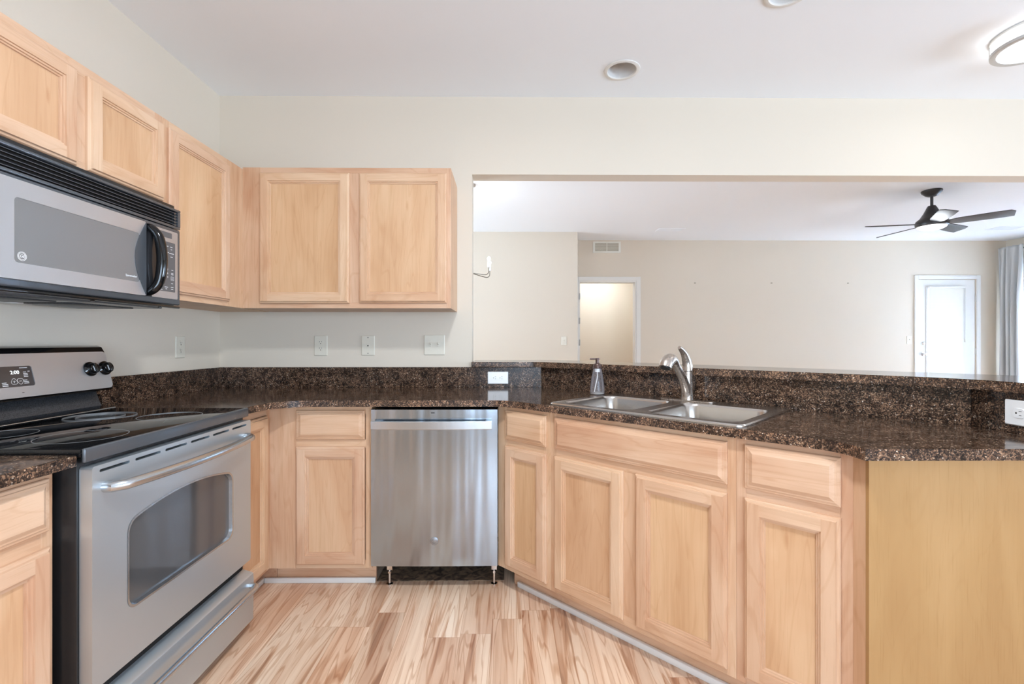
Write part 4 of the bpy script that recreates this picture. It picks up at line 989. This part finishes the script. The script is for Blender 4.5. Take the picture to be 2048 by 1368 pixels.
# cans: the ceiling is cut for them, so the trims hang under real cups
def can(label, x, y, r=0.098):
    o = thing('recessed_light', label, 'ceiling light', Matrix.Translation((x, y, CEIL)), 'recessed ceiling lights')
    bm = BM(); lathe(bm, [(r, -0.0004), (r, -0.004), (r-0.004, -0.006), (r-0.018, -0.006), (r-0.021, -0.003), (r-0.021, 0.004)], None, 40, ring=True); build('trim_ring', bm, M_WHITE, o)
    bm = BM(); rings = [(r-0.021, 0.002), (r-0.030, 0.03), (r-0.038, 0.07), (r-0.042, 0.078)]; lathe(bm, rings[:3] + [(0.0, 0.070)], None, 40, ring=True); build('baffle', bm, M_VENTB, o)
    return o
CANS = ((2.381, -0.290), (2.955, -0.880))
def cut_ceiling():
    c_ = bpy.data.objects['ceiling']; bm = BM()
    holes = [[(x+0.0775*math.cos(2*PI*k/32), y+0.0775*math.sin(2*PI*k/32)) for k in range(32)][::-1] for x, y in CANS]
    poly_prism(bm, ROOM, CEIL, CEIL+0.1, holes)
    bmesh.ops.recalc_face_normals(bm, faces=bm.faces); bm.to_mesh(c_.data); bm.free()
cut_ceiling()
can('white recessed ceiling light near the header, fully in view', *CANS[0])
can('white recessed ceiling light cut by the top frame edge', *CANS[1])

def flush(label, x, y, power):
    o = thing('ceiling_lamp', label, 'ceiling light', Matrix.Translation((x, y, CEIL)), 'round flush ceiling lamps')
    R_ = 0.165
    bm = BM(); lathe(bm, [(R_-0.004, -0.0005), (R_, -0.004), (R_, -0.012), (R_-0.006, -0.016), (R_-0.03, -0.016), (0, -0.016)], None, 48); build('base', bm, M_CHR if False else M_WHITE, o)
    bm = BM(); lathe(bm, [(R_-0.012, -0.017), (R_-0.012, -0.062)], None, 48); lathe(bm, [(R_-0.026, -0.074), (R_*0.6, -0.080), (0, -0.083)], None, 48); build('diffuser', bm, M_LAMP, o)
    bm = BM(); lathe(bm, [(R_-0.012, -0.060), (R_-0.001, -0.062), (R_-0.001, -0.076), (R_-0.008, -0.079), (R_-0.026, -0.077), (R_-0.028, -0.072)], None, 48, ring=True); build('lower_ring', bm, M_LRING, o)
    for k in range(3):
        a = 2.4+k*2*PI/3; bm = BM(); tube(bm, [((R_-0.005)*math.cos(a), (R_-0.005)*math.sin(a), -0.012), ((R_-0.005)*math.cos(a), (R_-0.005)*math.sin(a), -0.064)], 0.004, 8); build('post', bm, M_LRING, o)
    l = area('lamp_light', (x, y, CEIL-0.09), (0, 0, 0), 0.24, 0.24, power, WARM, 'DISK')
    return o
M_LRING = mat('satin_lamp_ring', srgb(196, 196, 195), 0.3, 0.5)
flush('round white flush ceiling lamp cut by the right frame edge', 4.305, -0.63, 0.7)
flush('round white flush ceiling lamp over the kitchen floor', 1.85, -2.05, 20)

# ceiling fan
fx, fy = 5.965, 1.75
fan = thing('ceiling_fan', 'dark five-blade ceiling fan with lit lens in the far room', 'ceiling fan', Matrix.Translation((fx-0.02, fy, CEIL)))
hz = -0.330
bm = BM(); lathe(bm, [(0.082, -0.0005), (0.085, -0.006), (0.080, -0.022), (0.050, -0.050), (0.030, -0.060), (0, -0.060)], None, 32); build('canopy', bm, M_FAN, fan)
bm = BM(); lathe(bm, [(0.0125, -0.058), (0.0125, -0.160)], None, 16); build('downrod', bm, M_FAN, fan)
bm = BM(); lathe(bm, [(0.0, -0.150), (0.030, -0.152), (0.038, -0.165), (0.065, -0.225), (0.095, -0.275), (0.125, -0.300), (0.132, -0.325), (0.128, -0.348), (0.118, -0.356), (0, -0.356)], None, 40); hb = build('motor_housing', bm, M_FAN, fan)
bm = BM(); lathe(bm, [(0.117, -0.354), (0.112, -0.366), (0.085, -0.381), (0.045, -0.389), (0, -0.391)], None, 36); build('light_lens', bm, M_FANL, fan)
for k in range(5):
    a = math.radians(24+72*k); bm = BM()
    Mr = Matrix.Rotation(a, 4, 'Z') @ Matrix.Translation((0, 0, hz)) @ Matrix.Rotation(math.radians(-14), 4, 'X')
    o1 = [(0.115, -0.035), (0.20, -0.058), (0.45, -0.066), (0.545, -0.064), (0.572, -0.030), (0.560, 0.064), (0.45, 0.066), (0.20, 0.058), (0.115, 0.035)]
    poly_prism(bm, o1, -0.004, 0.004, M=Mr, bev=0.0015); build('blade', bm, M_BLADE, fan, ang=25)
l = bpy.data.lights.new('fan_lens_light', 'POINT'); l.energy = 3.5; l.color = WARM; l.shadow_soft_size = 0.1
lo = bpy.data.objects.new('fan_lens_light', l); COL.objects.link(lo); lo.location = (fx-0.02, fy, CEIL-0.46)

# chandelier over the dining table, mostly hidden behind the jamb
cx, cy = 1.385, 1.615
ch = thing('chandelier', 'thin-armed chandelier with lit bulbs behind the left opening edge', 'chandelier', Matrix.Translation((cx, cy, CEIL)))
bm = BM(); lathe(bm, [(0.06, -0.0005), (0.06, -0.012), (0.02, -0.026), (0, -0.026)], None, 24); build('canopy', bm, M_NICK, ch)
bm = BM(); lathe(bm, [(0.006, -0.024), (0.006, -0.80)], None, 10); lathe(bm, [(0.0, -0.79), (0.022, -0.80), (0.026, -0.84), (0.022, -0.885), (0, -0.895)], None, 20); build('stem', bm, M_NICK, ch)
for k in range(6):
    a = PI/6+PI/3*k; Ma = Matrix.Rotation(a, 4, 'Z')
    P = smooth_path([Ma @ Vector(p) for p in ((0.018, 0, -0.84), (0.08, 0, -0.852), (0.15, 0, -0.866), (0.195, 0, -0.868), (0.217, 0, -0.848), (0.220, 0, -0.800))], 5)
    bm = BM(); tube(bm, P, 0.0042, 8); ar = build('arm', bm, M_ARM, ch)
    bm = BM(); lathe(bm, [(0.008, 0.0), (0.013, 0.003), (0.013, 0.058), (0, 0.058)], Matrix.Translation(Ma @ Vector((0.220, 0, -0.806))), 14); build('socket', bm, M_PLW, ar)
    bm = BM(); lathe(bm, [(0.008, 0.0), (0.009, 0.006), (0.0155, 0.022), (0.0155, 0.030), (0.009, 0.042), (0, 0.045)], Matrix.Translation(Ma @ Vector((0.220, 0, -0.749))), 16); build('bulb', bm, M_BULB, ar)
l = bpy.data.lights.new('chandelier_light', 'POINT'); l.energy = 4; l.color = WARM; l.shadow_soft_size = 0.3
lo = bpy.data.objects.new('chandelier_light', l); COL.objects.link(lo); lo.location = (cx, cy, CEIL-0.62)

# unseen lamp, added to brighten the hall beyond the doorway
hl_ = thing('ceiling_lamp', 'added unseen ceiling lamp brightening the hall beyond the doorway', 'ceiling light', Matrix.Translation((3.3, 4.85, CEIL)), 'round flush ceiling lamps')
bm = BM(); lathe(bm, [(0.15, -0.0005), (0.15, -0.02), (0, -0.02)], None, 32); build('base', bm, M_WHITE, hl_)
bm = BM(); lathe(bm, [(0.14, -0.021), (0.13, -0.06), (0.08, -0.085), (0, -0.092)], None, 32); build('diffuser', bm, M_LAMP, hl_)
area('hall_fill_light', (3.3, 4.85, CEIL-0.1), (0, 0, 0), 0.26, 0.26, 11, WARM, 'DISK')

# ------------------------------------------------------------------ curtains on the right wall
def curtain(parent, name, ya, yb, x, z0, z1, mt, folds, amp, seed):
    rnd = random.Random(seed); n = folds*12; bm = BM(); rows = []
    ph = [rnd.uniform(-0.6, 0.6) for _ in range(folds+2)]
    zs = [z1, z1-0.03, z1-0.07, z1-0.12, z1-0.3, z1-0.7, z1-1.3, (z0+z1)/2-0.2, z0+0.3, z0]
    for z in zs:
        row = []; f_ = (z1-z)/(z1-z0); am = amp*(0.45+0.55*min(1, f_*4)); nar = 1.0-0.10*math.sin(PI*min(1, f_*1.2))
        for k in range(n+1):
            t = k/n; p = t*folds*2*PI + ph[int(t*folds)]*0.5*f_ + 0.4*math.sin(5*t+seed)
            y = ya + (yb-ya)*(0.5+(t-0.5)*nar) + 0.012*math.sin(2*p)*f_
            row.append(Vector((x + am*math.sin(p) + 0.012*math.sin(1.7*p+f_*3), y, z)))
        rows.append(row)
    loft(bm, rows, closed=False)
    o = build(name, bm, mt, parent, ang=80)
    md = o.modifiers.new('thickness', 'SOLIDIFY'); md.thickness = 0.002
    return o
XC = XR-0.095; ZC = 2.535
rod = thing('curtain_rod', 'black curtain rod above the patio window on the right wall', 'curtain rod')
bm = BM(); tube(bm, [(XC, 3.98, ZC-0.01), (XC, 1.0, ZC-0.01)], 0.010, 12); build('rod', bm, M_ROD, rod)
for y in (3.93, 1.05):
    bm = BM(); tube(bm, [(XC, y, ZC-0.01), (XR-0.001, y, ZC-0.01)], 0.006, 8); lathe(bm, [(0.02, 0), (0.02, 0.004), (0, 0.005)], Matrix.Translation((XR-0.0006, y, ZC-0.01)) @ Matrix.Rotation(-PI/2, 4, 'Y'), 12); build('bracket', bm, M_ROD, rod)
    bm = BM(); lathe(bm, [(0, -0.02), (0.018, -0.01), (0.018, 0.01), (0, 0.02)], Matrix.Translation((XC, y+(0.06 if y > 2 else -0.06), ZC-0.01)) @ Matrix.Rotation(PI/2, 4, 'X'), 12); build('finial', bm, M_ROD, rod)
g = curtain(None, 'curtain', 4.005, 3.665, XC-0.072, 0.02, ZC+0.03, M_CURT, 4, 0.05, 3)
tag(g, 'grey pleated curtain panel in the far right corner', 'curtain')
sh = curtain(None, 'sheer_curtain', 3.66, 1.15, XC+0.055, 0.02, ZC-0.03, M_SHEER, 16, 0.012, 5)
tag(sh, 'white sheer curtain over the patio window beside the grey panel', 'curtain')
